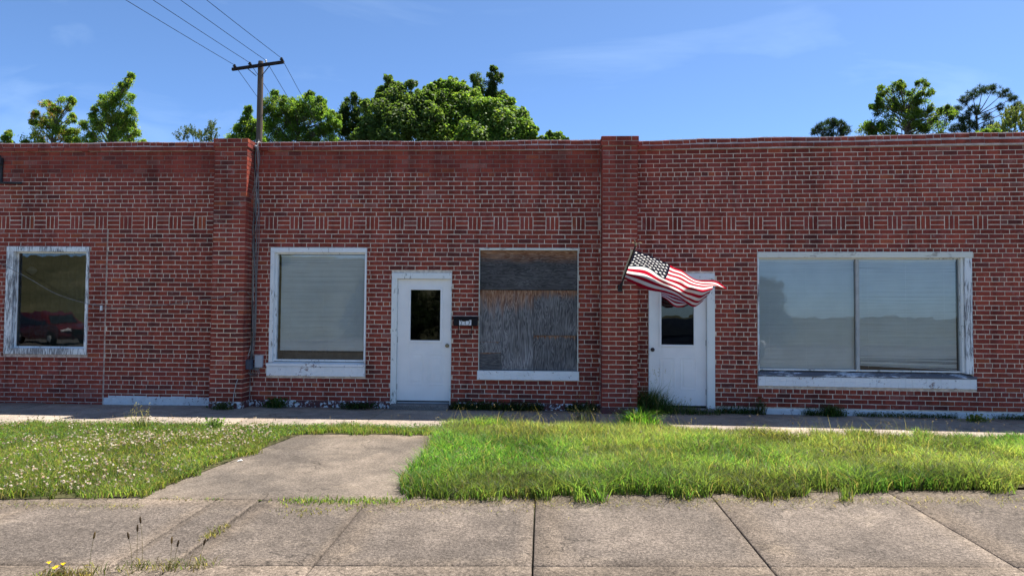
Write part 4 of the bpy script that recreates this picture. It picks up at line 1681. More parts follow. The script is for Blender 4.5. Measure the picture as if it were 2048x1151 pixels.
# ------------------------------------------------------------------ wall fixtures
t = empty('mailbox', (-1.222, 0, 1.25))
tag(t, 'black wall mailbox with white number sticker beside the first white door', 'mailbox')
mb = MB()
mb.box(-.190, .192, -.085, -.002, 0.0, .115, .005)
mb.build('body', M['black'], t)
mb = MB()
mb.add([(-.196, -.098, .108), (.198, -.098, .108), (.198, -.098, .116), (-.196, -.098, .116), (-.196, -.001, .122), (.198, -.001, .122), (.198, -.001, .152), (-.196, -.001, .152), (-.196, -.06, .140), (.198, -.06, .140)],
       [(0, 1, 2, 3), (3, 2, 9, 8), (8, 9, 6, 7), (0, 3, 8, 4), (4, 8, 7), (1, 5, 9, 2), (5, 6, 9), (0, 4, 5, 1)])
mb.build('lid', M['black'], t)
for hx in (-.115, .10):
    mb = MB()
    mb.tube(spline([(hx, -.02, .005), (hx, -.03, -.07), (hx - .004, -.045, -.125), (hx - .022, -.05, -.142), (hx - .03, -.045, -.125)], 4), .0055, 6)
    mb.build('newspaper_hook', M['black'], t)
mb = MB()
ys_ = -.0875
top = [(-.095, .092), (-.075, .078), (-.062, .088), (-.045, .073), (-.02, .070), (.0, .074), (.02, .078), (.05, .082), (.075, .094), (.098, .097)]
vs, fs = [], []
for x_, z_ in top:
    vs += [(x_, ys_, .010), (x_, ys_, z_)]
for i in range(len(top) - 1):
    fs.append((2 * i, 2 * i + 2, 2 * i + 3, 2 * i + 1))
mb.add(vs, fs)
stk = mb.build('number_sticker', M['paper'], t)
try:
    tcu = bpy.data.curves.new('digits', 'FONT')
    tcu.body = '2.1.7'
    tcu.size = 0.088
    tcu.align_x = 'CENTER'
    tcu.extrude = 0.0006
    tmp = bpy.data.objects.new('tmp_digits', tcu)
    COL.objects.link(tmp)
    dg = bpy.context.evaluated_depsgraph_get()
    dme = bpy.data.meshes.new_from_object(tmp.evaluated_get(dg))
    bpy.data.objects.remove(tmp)
    dme.materials.clear()
    dme.materials.append(M['ink'])
    o = obj('digits', dme, stk, loc=(0, ys_ - .0012, .016), rot=(PI / 2, 0, 0))
except Exception as ex:
    print('digits', ex)


def jbox(loc, sx, sy, sz, mat, label, rz=0):
    t = empty('junction_box', loc, rz)
    tag(t, label, 'junction box')
    mb = MB()
    mb.box(-sx / 2, sx / 2, -sy, 0, 0, sz, .005)
    mb.build('body', mat, t)
    mb = MB()
    mb.box(-sx / 2 - .004, sx / 2 + .004, -sy - .008, -sy, -.004, sz + .004, .003)
    mb.lathe((0, -sy - .008, sz * .12), (0, -1, 0), [(0, .006), (.003, .005)], 8)
    mb.build('cover', mat, t)


jbox((-4.558, 0.0, 0.560), .108, .075, .185, m_plain('pale_grey_plastic', (.45, .47, .50), .5, .4, var=.05), 'pale grey junction box on the wall left of the blind window')
jbox((-4.72, -.13, 0.530), .12, .07, .15, m_plain('blue_grey_box', (.07, .085, .12), .5, .4, var=.15), 'dark blue grey box on the side of the left pier', PI / 2)

# cable bundle beside the left pier
t = empty('cable_bundle', (-4.68, -.03, 0))
tag(t, 'bundle of tangled cables running down the wall corner beside the left pier', 'cables')
path = [(-4.66, .10, 4.235), (-4.665, -.05, 4.20), (-4.67, -.03, 3.85), (-4.665, -.03, 3.45), (-4.675, -.03, 3.11), (-4.685, -.03, 2.7), (-4.665, -.03, 1.96), (-4.675, -.03, 1.31), (-4.69, -.03, .85), (-4.70, -.035, .62)]
rc = random.Random(5)
for i in range(8):
    pts = []
    st_ = 0 if i < 5 else rc.choice((2, 3))
    for j, p in enumerate(path[st_:]):
        w_ = .014 if j < 2 else .046
        pts.append((p[0] + 4.68 + rc.uniform(-w_, w_), p[1] + .03 + rc.uniform(-.012, .012), p[2] + rc.uniform(-.05, .05) * (j > 0)))
    if i == 1:
        pts[4] = (-.10, -.05, 2.75 + .2)
        pts[3] = (-.075, -.04, 3.2)
    if i == 2:
        pts[4] = (.075, -.01, 2.72)
        pts[5] = (.06, 0, 2.35)
    if i >= 5:
        pts.append((.05 + .04 * (i - 5), -.03, .52))
        pts.append((.11, -.03, .56))
    mb = MB()
    mb.tube(spline(pts, 5), rc.choice((.005, .006, .0075)), 6)
    mb.build('cable', M['cable_dark'] if i == 0 else (M['cable_pale'] if i == 4 else M['cable']), t)
mb = MB()
mb.tube(spline([(-.02, -.01, .9), (-.06, -.12, .6), (-.12, -.27, .35), (-.16, -.29, .12), (-.165, -.29, .03)], 5), .006, 6)
mb.build('cable', M['cable_pale'], t)
mb = MB()
mb.tube(spline([(-.01, -.005, .7), (-.02, -.01, .4), (-.03, -.005, .02)], 5), .005, 6)
mb.build('cable', M['cable'], t)
for k in range(3):
    mb = MB()
    c = Vector((.01 + .02 * k, -.03, .50 - .015 * k))
    mb.tube([c + Vector((math.cos(a) * (.07 + .012 * k), .01 * math.sin(3 * a), math.sin(a) * .05)) for a in np.linspace(0, 6.283, 22)], .005, 5)
    mb.build('coil', M['cable'], t)
mb = MB()
mb.lathe((.0, -.02, 4.13), (0, -1, .3), [(0, .02), (.03, .024), (.05, .012)], 8)
mb.build('clamp', M['metal_grey'], t)

t = empty('wall_cable', (-7.2, -.02, 1.5))
tag(t, 'thin cable sagging across the left wall to the left pier', 'cable')
pts = [(-10.2, -.02, 2.85), (-8.98, -.02, 2.23), (-8.46, -.02, 1.97), (-7.94, -.02, 1.70), (-7.25, -.016, 1.52), (-6.75, -.016, 1.505), (-6.16, -.016, 1.545), (-5.58, -.02, 1.635), (-5.27, -.05, 1.66), (-5.24, -.30, 1.665), (-5.08, -.304, 1.67), (-4.86, -.304, 1.75), (-4.725, -.30, 1.78), (-4.70, -.05, 1.70)]
mb = MB()
mb.tube([p for p in spline([(a + 7.2, b + .02, c - 1.5) for a, b, c in pts], 5)], .0042, 6)
mb.build('cable', M['cable'], t)
mb = MB()
mb.box(-.035, -.005, -.012, .018, -.05, .03, .003)
mb.build('cable_clip', M['paper'], t)

t = empty('wall_bracket', (-9.02, 0, 3.55))
tag(t, 'dark iron sign bracket on the upper wall at the left edge', 'bracket')
mb = MB()
mb.box(-.05, .04, -.03, 0, 0, .36, .004)
mb.build('plate', M['iron'], t)
mb = MB()
mb.tube([(-.04, -.05, 0.0), (.40, -.05, -.005)], .019, 8)
mb.build('arm', M['iron'], t)
mb = MB()
mb.box(-.06, .055, -.09, -.01, .30, .42, .008)
mb.tube([(-.03, -.05, .36), (.045, -.08, .44)], .02, 7)
mb.build('bracket_head', M['iron'], t)

t = empty('pendant_lamp', (-9.05, 0.8, 2.15))
tag(t, 'round glass pendant lamp hanging behind the dark left window', 'lamp')
mb = MB()
prof = [(-.085 + .17 * k / 10, .085 * math.sin(PI * k / 10) + .001) for k in range(11)]
mb.lathe((0, 0, 0), (0, 0, 1), prof, 14)
mb.build('globe', m_plain('milky_glass', (.42, .42, .40), .25, .5, var=.05), t, smooth=True)
mb = MB()
mb.lathe((0, 0, .075), (0, 0, 1), [(0, .03), (.05, .026), (.06, .008), (1.1, .006)], 8)
mb.build('cord', M['ink'], t)

# ------------------------------------------------------------------ flag
FP0, FP1 = Vector((1.200, -.295, 1.860)), Vector((1.299, -1.26, 2.395))
fpd = (FP1 - FP0).normalized()
t = empty('flagpole', FP0)
tag(t, 'short angled flagpole in a bracket on the right pier', 'flagpole')
mb = MB()
mb.tube([fpd * .02, FP1 - FP0 + fpd * .04], .0125, 8)
mb.build('pole', M['bronze'], t)
mb = MB()
mb.box(-.035, .035, .0, .008, -.06, .05, .002)
mb.tube([fpd * -.0, fpd * .14], .021, 8)
mb.build('bracket', M['iron'], t)
mb = MB()
mb.lathe(FP1 - FP0 + fpd * .04, fpd, [(0, .014), (.012, .014), (.014, .006), (.02, .006)], 8)
e = FP1 - FP0 + fpd * .07
for sx in (-1, 1):
    mb.tube(spline([e, e + Vector((.05 * sx, 0, .025)), e + Vector((.085 * sx, 0, .012))], 3), [.008] * 3 + [.006] * 3 + [.002], 6)
mb.tube([e - fpd * .02, e + Vector((-.015, 0, .05)), e + Vector((-.03, 0, .075))], [.009, .008, .004], 6)
mb.build('eagle_finial', M['brass'], t)
FLAG=[
   [(1.286, -1.2, 2.364), (1.283, -1.067, 2.287), (1.27, -0.919, 2.219), (1.258, -0.8, 2.16), (1.246, -0.63, 2.074), (1.24, -0.46, 1.993)] ,
   [(1.552, -1.14, 2.278), (1.551, -1.027, 2.231), (1.54, -0.919, 2.177), (1.518, -0.85, 2.134), (1.53, -0.61, 1.999), (1.535, -0.41, 1.855)] ,
   [(1.795, -1.24, 2.146), (1.809, -1.087, 2.092), (1.821, -0.869, 2.034), (1.818, -0.7, 1.976), (1.815, -0.69, 1.875), (1.834, -0.5, 1.777)] ,
   [(1.951, -1.14, 2.089), (1.994, -0.967, 2.03), (2.011, -0.859, 1.96), (1.998, -0.83, 1.885), (2.012, -0.71, 1.793), (2.048, -0.48, 1.72)] ,
   [(2.068, -1.23, 1.997), (2.126, -1.027, 1.952), (2.17, -0.819, 1.896), (2.181, -0.7, 1.824), (2.157, -0.68, 1.708), (2.155, -0.55, 1.625)] ,
   [(2.231, -1.15, 1.94), (2.25, -1.087, 1.896), (2.316, -0.859, 1.852), (2.348, -0.72, 1.786), (2.325, -0.61, 1.667), (2.287, -0.52, 1.576)] ,
   [(2.453, -1.12, 1.933), (2.429, -1.067, 1.887), (2.452, -0.899, 1.873), (2.457, -0.74, 1.819), (2.431, -0.59, 1.727), (2.374, -0.48, 1.611)] ,
   [(2.612, -1.1, 1.826), (2.53, -1.067, 1.862), (2.462, -0.969, 1.872), (2.492, -0.76, 1.825), (2.479, -0.57, 1.742), (2.427, -0.44, 1.651)] ,
]
FOLD= [[(1.804, -0.42, 1.796), (1.797, -0.5, 1.725)], [(1.888, -0.42, 1.777), (1.883, -0.5, 1.671)], [(1.966, -0.42, 1.758), (1.975, -0.5, 1.585)], [(2.045, -0.42, 1.731), (2.044, -0.5, 1.562)], [(2.123, -0.42, 1.684), (2.126, -0.5, 1.58)], [(2.192, -0.42, 1.63), (2.192, -0.5, 1.614)]]
US = [0, .2, .4, .55, .7, .85, .93, 1.0]
VS = [0, .18, .38, 7 / 13, .77, 1.0]


def cr_w(ts, xs_):
    """Catmull-Rom-like cubic (Hermite) interpolation matrix on nodes xs_"""
    xs_ = np.array(xs_)
    n = len(xs_)
    W = np.zeros((len(ts), n))
    for a, t_ in enumerate(ts):
        i = min(max(np.searchsorted(xs_, t_) - 1, 0), n - 2)
        h_ = xs_[i + 1] - xs_[i]
        s = (t_ - xs_[i]) / h_
        h00, h10, h01, h11 = 2 * s**3 - 3 * s**2 + 1, s**3 - 2 * s**2 + s, -2 * s**3 + 3 * s**2, s**3 - s**2
        W[a, i] += h00
        W[a, i + 1] += h01
        for (k, hh) in ((i, h10), (i + 1, h11)):
            l, r_ = max(k - 1, 0), min(k + 1, n - 1)
            d = xs_[r_] - xs_[l]
            W[a, r_] += hh * h_ / d
            W[a, l] -= hh * h_ / d
    return W


G_ = np.array(FLAG)
NU, NV = 190, 13 * 8
us_, vs_ = np.linspace(0, 1, NU + 1), np.linspace(0, 1, NV + 1)
S_ = np.einsum('ai,bj,ijk->abk', cr_w(us_, US), cr_w(vs_, VS), G_)
uu, vv = np.meshgrid(us_, vs_, indexing='ij')
S_[..., 1] += 0.020 * uu * np.sin(9 * uu * 2 + 3.5 * vv) + .008 * np.sin(31 * uu + 9 * vv) * np.minimum(uu * 3, 1)
S_[..., 2] += 0.005 * np.sin(23 * uu + 5 * vv) * np.minimum(uu * 3, 1)
uc, vc = np.meshgrid((us_[1:] + us_[:-1]) / 2, (vs_[1:] + vs_[:-1]) / 2, indexing='ij')
RED, WHITE, NAVY = np.array([.40, .006, .026]), np.array([.78, .77, .76]), np.array([.006, .007, .018])
fc = np.where(((vc * 13).astype(int) % 2 == 0)[..., None], RED, WHITE)
can = (uc < .4) & (vc < 7 / 13)
fc[can] = NAVY
su, sv = uc / .4, vc / (7 / 13)
star = np.zeros(uc.shape, bool)
R_ = 0.060
for rw in range(9):
    m_ = 6 if rw % 2 == 0 else 5
    for c_ in range(m_):
        cu = (c_ * 2 + (1 if m_ == 6 else 2)) / 12
        cv_ = (rw + 1) / 10
        du, dv = (su - cu) * 1.2, -(sv - cv_)
        rr2 = np.hypot(du, dv)
        an = np.mod(np.arctan2(du, dv), 2 * PI / 5)
        an = np.minimum(an, 2 * PI / 5 - an)
        lim = R_ * .5 * math.sin(PI / 5) / (.5 * np.sin(PI / 5 - an) * 1 + np.sin(an)) * 1.0
        lim = R_ * 0.40 * math.sin(PI / 5) / (0.40 * np.sin(PI / 5 - an) + np.sin(an)) / 0.40 * 0.40
        star |= rr2 < np.maximum(lim, R_ * .40)
fc[star & can] = WHITE
# unshared faces so that every colour edge is crisp
i_, j_ = np.meshgrid(np.arange(NU), np.arange(NV), indexing='ij')
quadV = np.stack([S_[i_, j_], S_[i_ + 1, j_], S_[i_ + 1, j_ + 1], S_[i_, j_ + 1]], 2).reshape(-1, 3)
qi = np.arange(NU * NV)[:, None] * 4 + np.arange(4)


def m_flag():
    k = NM('flag_nylon', 0.6, 0.2)
    c = k.attr()
    k.base(c)
    tr = k.n('ShaderNodeBsdfTranslucent')
    k.set(tr.inputs['Color'], c)
    mxs = k.n('ShaderNodeMixShader')
    mxs.inputs['Fac'].default_value = 0.5
    k.t.links.new(k.p.outputs['BSDF'], mxs.inputs[1])
    k.t.links.new(tr.outputs['BSDF'], mxs.inputs[2])
    k.t.links.new(mxs.outputs['Shader'], k.out.inputs['Surface'])
    return k.m


M['flag'] = m_flag()
fo_ = Vector((1.26, -.83, 2.17))
t = empty('flag', fo_)
tag(t, 'stars and stripes flag blowing to the right in front of the second door', 'flag')
me = mesh_np('cloth', quadV - np.array(fo_), qi, None, np.repeat(fc.reshape(-1, 3), 4, 0), M['flag'])
bmx = __import__('bmesh').new()
bmx.from_mesh(me)
__import__('bmesh').ops.remove_doubles(bmx, verts=[], dist=0)
bmx.free()
obj('cloth', me, t)
# the lower fly corner folds under and hangs behind
FO = np.array(FOLD)
nu_, nv_ = 60, 30
Wu = cr_w(np.linspace(0, 1, nu_ + 1), np.linspace(0, 1, 6))
ed = np.einsum('ai,ijk->ajk', Wu, FO)
tt = np.linspace(0, 1, nv_ + 1)[None, :, None]
S2 = ed[:, :1] * (1 - tt) + ed[:, 1:] * tt
S2[..., 1] += -.06 * np.sin(PI * tt[..., 0]) * np.linspace(0, 1, nu_ + 1)[:, None]
tc_ = (np.arange(nv_) + .5) / nv_
sc_ = np.where(((tc_ * 6).astype(int) % 2 == 1)[:, None], RED, WHITE)
i_, j_ = np.meshgrid(np.arange(nu_), np.arange(nv_), indexing='ij')
qV = np.stack([S2[i_, j_], S2[i_ + 1, j_], S2[i_ + 1, j_ + 1], S2[i_, j_ + 1]], 2).reshape(-1, 3)
obj('folded_corner', mesh_np('folded_corner', qV - np.array(fo_), np.arange(nu_ * nv_)[:, None] * 4 + np.arange(4), None, np.repeat(np.tile(sc_, (nu_, 1)), 4, 0), M['flag']), t)
hp = [tuple(Vector(p) - fo_ + Vector((-.006, 0, 0))) for p in FLAG[0]]
mb = MB()
hpts = spline(hp, 4)
for a, b in zip(hpts[:-1], hpts[1:]):
    mb.quad(a, b, b + Vector((-.03, .004, .004)), a + Vector((-.03, .004, .004)))
mb.build('pole_sleeve', m_plain('sleeve_canvas', (.62, .61, .58), .8, .2, var=.05), t)

# ------------------------------------------------------------------ utility pole and lines
t = empty('utility_pole', (-12.765, 19, -.1))
tag(t, 'weathered wooden utility pole with crossarm rising behind the roofline', 'utility pole')
mb = MB()
mb.tube([(0, 0, 0), (0, 0, 6), (0, 0, 12.7), (0, 0, 12.82)], [.165, .145, .122, .105], 14)
mb.build('pole', M['pole'], t)
A0, A1 = Vector((-1.24, .02, 12.41)), Vector((1.25, -.32, 12.60))
ax = (A1 - A0).normalized()
mb = MB()
vs = []
for c in (A0, A1):
    pe = Vector((ax.y, -ax.x, 0)).normalized()
    for a, b in ((-1, -1), (1, -1), (1, 1), (-1, 1)):
        vs.append(c + pe * (.05 * a) + Vector((0, 0, .062 * b)) + Vector((0, -.17, 0)))
mb.add(vs, [(0, 1, 2, 3), (7, 6, 5, 4), (0, 4, 5, 1), (1, 5, 6, 2), (2, 6, 7, 3), (3, 7, 4, 0)])
mb.build('crossarm', m_plain('dark_crossarm', (.035, .028, .026), .9, .1, var=.3), t)
for s, f in ((-1, .30), (1, .75)):
    mb = MB()
    p = A0 + (A1 - A0) * f + Vector((0, -.22, -.06))
    mb.tube([p, (0.12 * s, -.16, 12.10)], .018, 6)
    mb.build('brace', M['iron'], t)
INS = []
for f, mat in ((.045, M['black']), (.345, M['black']), (.655, M['paper']), (.955, M['black'])):
    p = A0 + (A1 - A0) * f + Vector((0, -.17, .06))
    mb = MB()
    mb.lathe(p, (0, 0, 1), [(0, .018), (.045, .018), (.05, .085 if mat is not M['paper'] else .05), (.085, .08 if mat is not M['paper'] else .045), (.10, .045), (.14, .05), (.16, .03)], 10)
    mb.build('insulator', mat, t)
    INS.append(p + Vector((-12.765, 19, -.1)) + Vector((0, 0, .12)))
LB = ['leftmost of the four overhead wires crossing the sky', 'second overhead wire from the left', 'overhead wire on the pale insulator', 'rightmost of the four overhead wires crossing the sky']
for i, p in enumerate(INS):
    o_ = empty('power_line', p)
    tag(o_, LB[i], 'power line', 'overhead wires on the utility pole')
    mb = MB()
    dn = Vector((-.055 + .012 * i, -1, 0))
    mb.tube([dn * d + Vector((0, 0, -.068 * d + .00105 * d * d)) for d in np.linspace(0, 64, 40)], .0115, 5)
    mb.build('near_span', M['cable_dark'], o_)
    mb = MB()
    df = Vector((-.15, 1, 0))
    mb.tube([df * d + Vector((0, 0, -.062 * d + .0010 * d * d)) for d in np.linspace(0, 60, 40)], .0115, 5)
    mb.build('far_span', M['cable_dark'], o_)

# ------------------------------------------------------------------ trees
TREES = {
    'tip_l': (30, [(-33.49, 12.03, 0.41), (-33.64, 11.71, 0.47), (-33.41, 12.34, 0.22)]),
    'gum_l': (31, [(-31.78, 12.86, 1.09), (-32.49, 12.18, 0.77), (-30.94, 13.4, 0.96), (-30.75, 14.47, 0.61), (-30.26, 14.75, 0.35), (-31.77, 14.41, 0.45), (-32.47, 13.57, 0.54), (-31.1, 12.11, 1.28), (-30.16, 13.62, 0.38), (-30.25, 12.53, 0.57)]),
    'gum_tall': (29, [(-25.04, 15.57, 0.24), (-25.28, 15.23, 0.27), (-25.55, 14.87, 0.39), (-26.08, 14.63, 0.49), (-25.47, 14.25, 0.67), (-26.37, 14.04, 0.67), (-25.88, 13.43, 1.03), (-26.9, 13.1, 0.73), (-24.97, 13.12, 0.48), (-27.5, 12.3, 0.79), (-26.19, 12.3, 1.27), (-25.07, 12.29, 0.67), (-27.8, 11.63, 0.76), (-25.61, 11.5, 1.15), (-24.27, 11.52, 0.27)]),
    'cedar': (24, [(-18.84, 10.71, 0.24), (-19.02, 10.39, 0.37), (-18.49, 10.76, 0.21), (-18.29, 10.44, 0.47), (-17.95, 10.7, 0.24), (-17.75, 10.36, 0.37), (-17.41, 10.75, 0.16), (-17.37, 10.43, 0.26), (-17.39, 11.02, 0.11)]),
    'pole_l': (27, [(-16.8, 12.49, 0.46), (-17.02, 11.92, 0.69), (-17.3, 11.34, 0.74), (-16.43, 11.71, 0.63), (-17.67, 11.06, 0.46), (-16.56, 11.05, 0.8), (-16.84, 12.93, 0.2)]),
    'round': (30, [(-15.57, 13.98, 0.62), (-13.71, 14.28, 0.37), (-15.71, 13.2, 0.92), (-12.7, 13.18, 0.37), (-16.67, 13.98, 0.74), (-16.9, 13.21, 0.8), (-16.17, 12.52, 1.17), (-14.58, 14.06, 0.8), (-15.26, 13.76, 0.61), (-13.95, 13.75, 0.68), (-14.56, 12.95, 1.35), (-13.22, 13.25, 0.61), (-13.06, 12.51, 0.8), (-16.21, 14.45, 0.37), (-16.59, 14.7, 0.28), (-13.36, 11.89, 0.92), (-16.63, 11.9, 0.92), (-14.75, 11.8, 1.23), (-14.28, 14.59, 0.37)]),
    'dark': (32, [(-12.9, 14.24, 0.51), (-11.1, 13.42, 0.77), (-12.17, 15.38, 0.16), (-12.36, 15.05, 0.35), (-11.97, 14.98, 0.35), (-12.48, 14.34, 0.64), (-11.7, 14.01, 0.71), (-12.72, 13.43, 0.71), (-12.0, 13.04, 1.09), (-12.71, 12.39, 0.9), (-11.41, 12.39, 0.96)]),
    'kud_a': (27, [(-6.75, 13.44, 0.73), (-6.51, 12.58, 0.96), (-9.97, 13.03, 0.51), (-9.2, 13.31, 0.57), (-8.85, 14.66, 0.28), (-8.64, 14.26, 0.45), (-8.12, 14.14, 0.45), (-7.5, 14.36, 0.34), (-8.26, 13.45, 1.02), (-9.1, 12.74, 0.96), (-7.4, 13.02, 0.9), (-8.1, 12.16, 1.3), (-9.52, 11.8, 0.96), (-6.95, 11.73, 0.96), (-8.65, 11.11, 1.13), (-10.08, 11.17, 0.79), (-9.21, 13.86, 0.4)]),
    'kud_b': (28, [(-6.52, 14.4, 0.41), (-5.71, 14.57, 0.41), (-4.1, 13.88, 0.64), (-6.72, 13.9, 0.64), (-3.81, 13.3, 0.75), (-6.0, 14.4, 0.58), (-5.27, 14.57, 0.52), (-4.69, 14.33, 0.52), (-5.7, 13.6, 0.98), (-4.68, 13.45, 0.93), (-5.4, 12.58, 1.16), (-4.24, 12.86, 0.75), (-6.27, 12.73, 0.87), (-5.97, 11.56, 1.1), (-4.52, 11.7, 0.98)]),
    'spire': (29, [(-3.83, 15.25, 0.47), (-3.0, 15.61, 0.33), (-2.82, 15.24, 0.42), (-3.41, 14.71, 0.65), (-2.87, 14.41, 0.53), (-2.94, 15.97, 0.18), (-3.91, 14.59, 0.47), (-3.16, 13.9, 0.59)]),
    'kud_c': (25, [(-3.38, 12.38, 0.59), (-1.11, 11.91, 0.43), (-0.65, 11.11, 0.42), (-2.71, 12.38, 0.64), (-2.04, 12.38, 0.69), (-1.51, 11.84, 0.74), (-1.1, 11.22, 0.74), (-2.17, 11.57, 0.96), (-2.97, 11.44, 0.91), (-3.9, 11.12, 0.8), (-3.36, 10.58, 1.01), (-1.76, 10.63, 1.12), (-0.75, 10.63, 0.53), (-4.3, 10.51, 0.69)]),
    'low_b': (24, [(0.3, 10.58, 0.26), (0.73, 10.63, 0.23), (0.09, 10.32, 0.36), (0.61, 10.31, 0.36), (1.07, 10.36, 0.21)]),
    'pine_s': (34, [(18.65, 13.9, 0.46), (19.23, 13.83, 0.42), (19.61, 13.57, 0.39), (18.01, 13.67, 0.36), (17.69, 13.38, 0.29), (18.49, 13.38, 0.65), (19.44, 13.24, 0.55), (18.91, 14.1, 0.26)]),
    'gum_r': (33, [(21.62, 15.79, 0.41), (22.31, 15.95, 0.44), (22.68, 16.1, 0.29), (24.01, 16.09, 0.38), (24.22, 15.61, 0.44), (23.54, 15.46, 0.48), (21.86, 14.99, 0.83), (22.92, 14.98, 0.89), (23.84, 14.65, 0.76), (21.2, 14.51, 0.51), (22.59, 13.86, 1.27), (20.88, 13.48, 0.7), (20.57, 13.16, 0.64), (23.82, 13.6, 1.08), (25.38, 14.48, 0.41), (25.22, 13.85, 0.76), (24.68, 13.15, 0.89), (21.65, 13.06, 1.08), (25.84, 14.23, 0.28)]),
    'pine_u': (36, [(30.25, 16.72, 0.44), (29.6, 16.72, 0.44), (30.9, 16.44, 0.4), (28.94, 16.39, 0.44), (28.37, 15.98, 0.41), (31.45, 16.1, 0.4), (27.84, 15.37, 0.41), (31.87, 15.62, 0.34), (28.26, 14.86, 0.54), (29.02, 15.3, 0.47), (28.67, 14.28, 0.74), (30.04, 14.17, 0.57), (28.08, 14.07, 0.74), (30.72, 15.52, 0.27), (29.79, 14.85, 0.34)]),
    'light': (28, [(26.28, 12.56, 0.61), (26.77, 12.41, 0.72), (25.87, 12.14, 0.61), (26.54, 11.71, 0.84), (25.46, 11.69, 0.5), (25.05, 11.63, 0.33)]),
    'hedge': (26, [(23.12, 11.11, 0.24), (23.5, 11.11, 0.26), (23.89, 11.06, 0.26)]),
}


def leaves_at(P, N, size, col, aspect, r):
    """bent diamond leaves facing roughly N"""
    n = len(P)
    N = N / (np.linalg.norm(N, axis=1)[:, None] + 1e-9)
    u = np.cross(N, r.normal(0, 1, (n, 3)))
    u /= np.linalg.norm(u, axis=1)[:, None] + 1e-9
    v = np.cross(N, u)
    s = (size * r.uniform(.65, 1.3, n))[:, None]
    V = np.stack([P - u * s, P + v * s * aspect - N * s * .12, P + u * s - N * s * .25, P - v * s * aspect - N * s * .12], 1).reshape(-1, 3)
    i = np.arange(n) * 4
    return V, np.stack([i, i + 1, i + 2, i + 3], 1), None, np.repeat(col, 4, 0)


def unit(r, n):
    v = r.normal(0, 1, (n, 3))
    return v / np.linalg.norm(v, axis=1)[:, None]


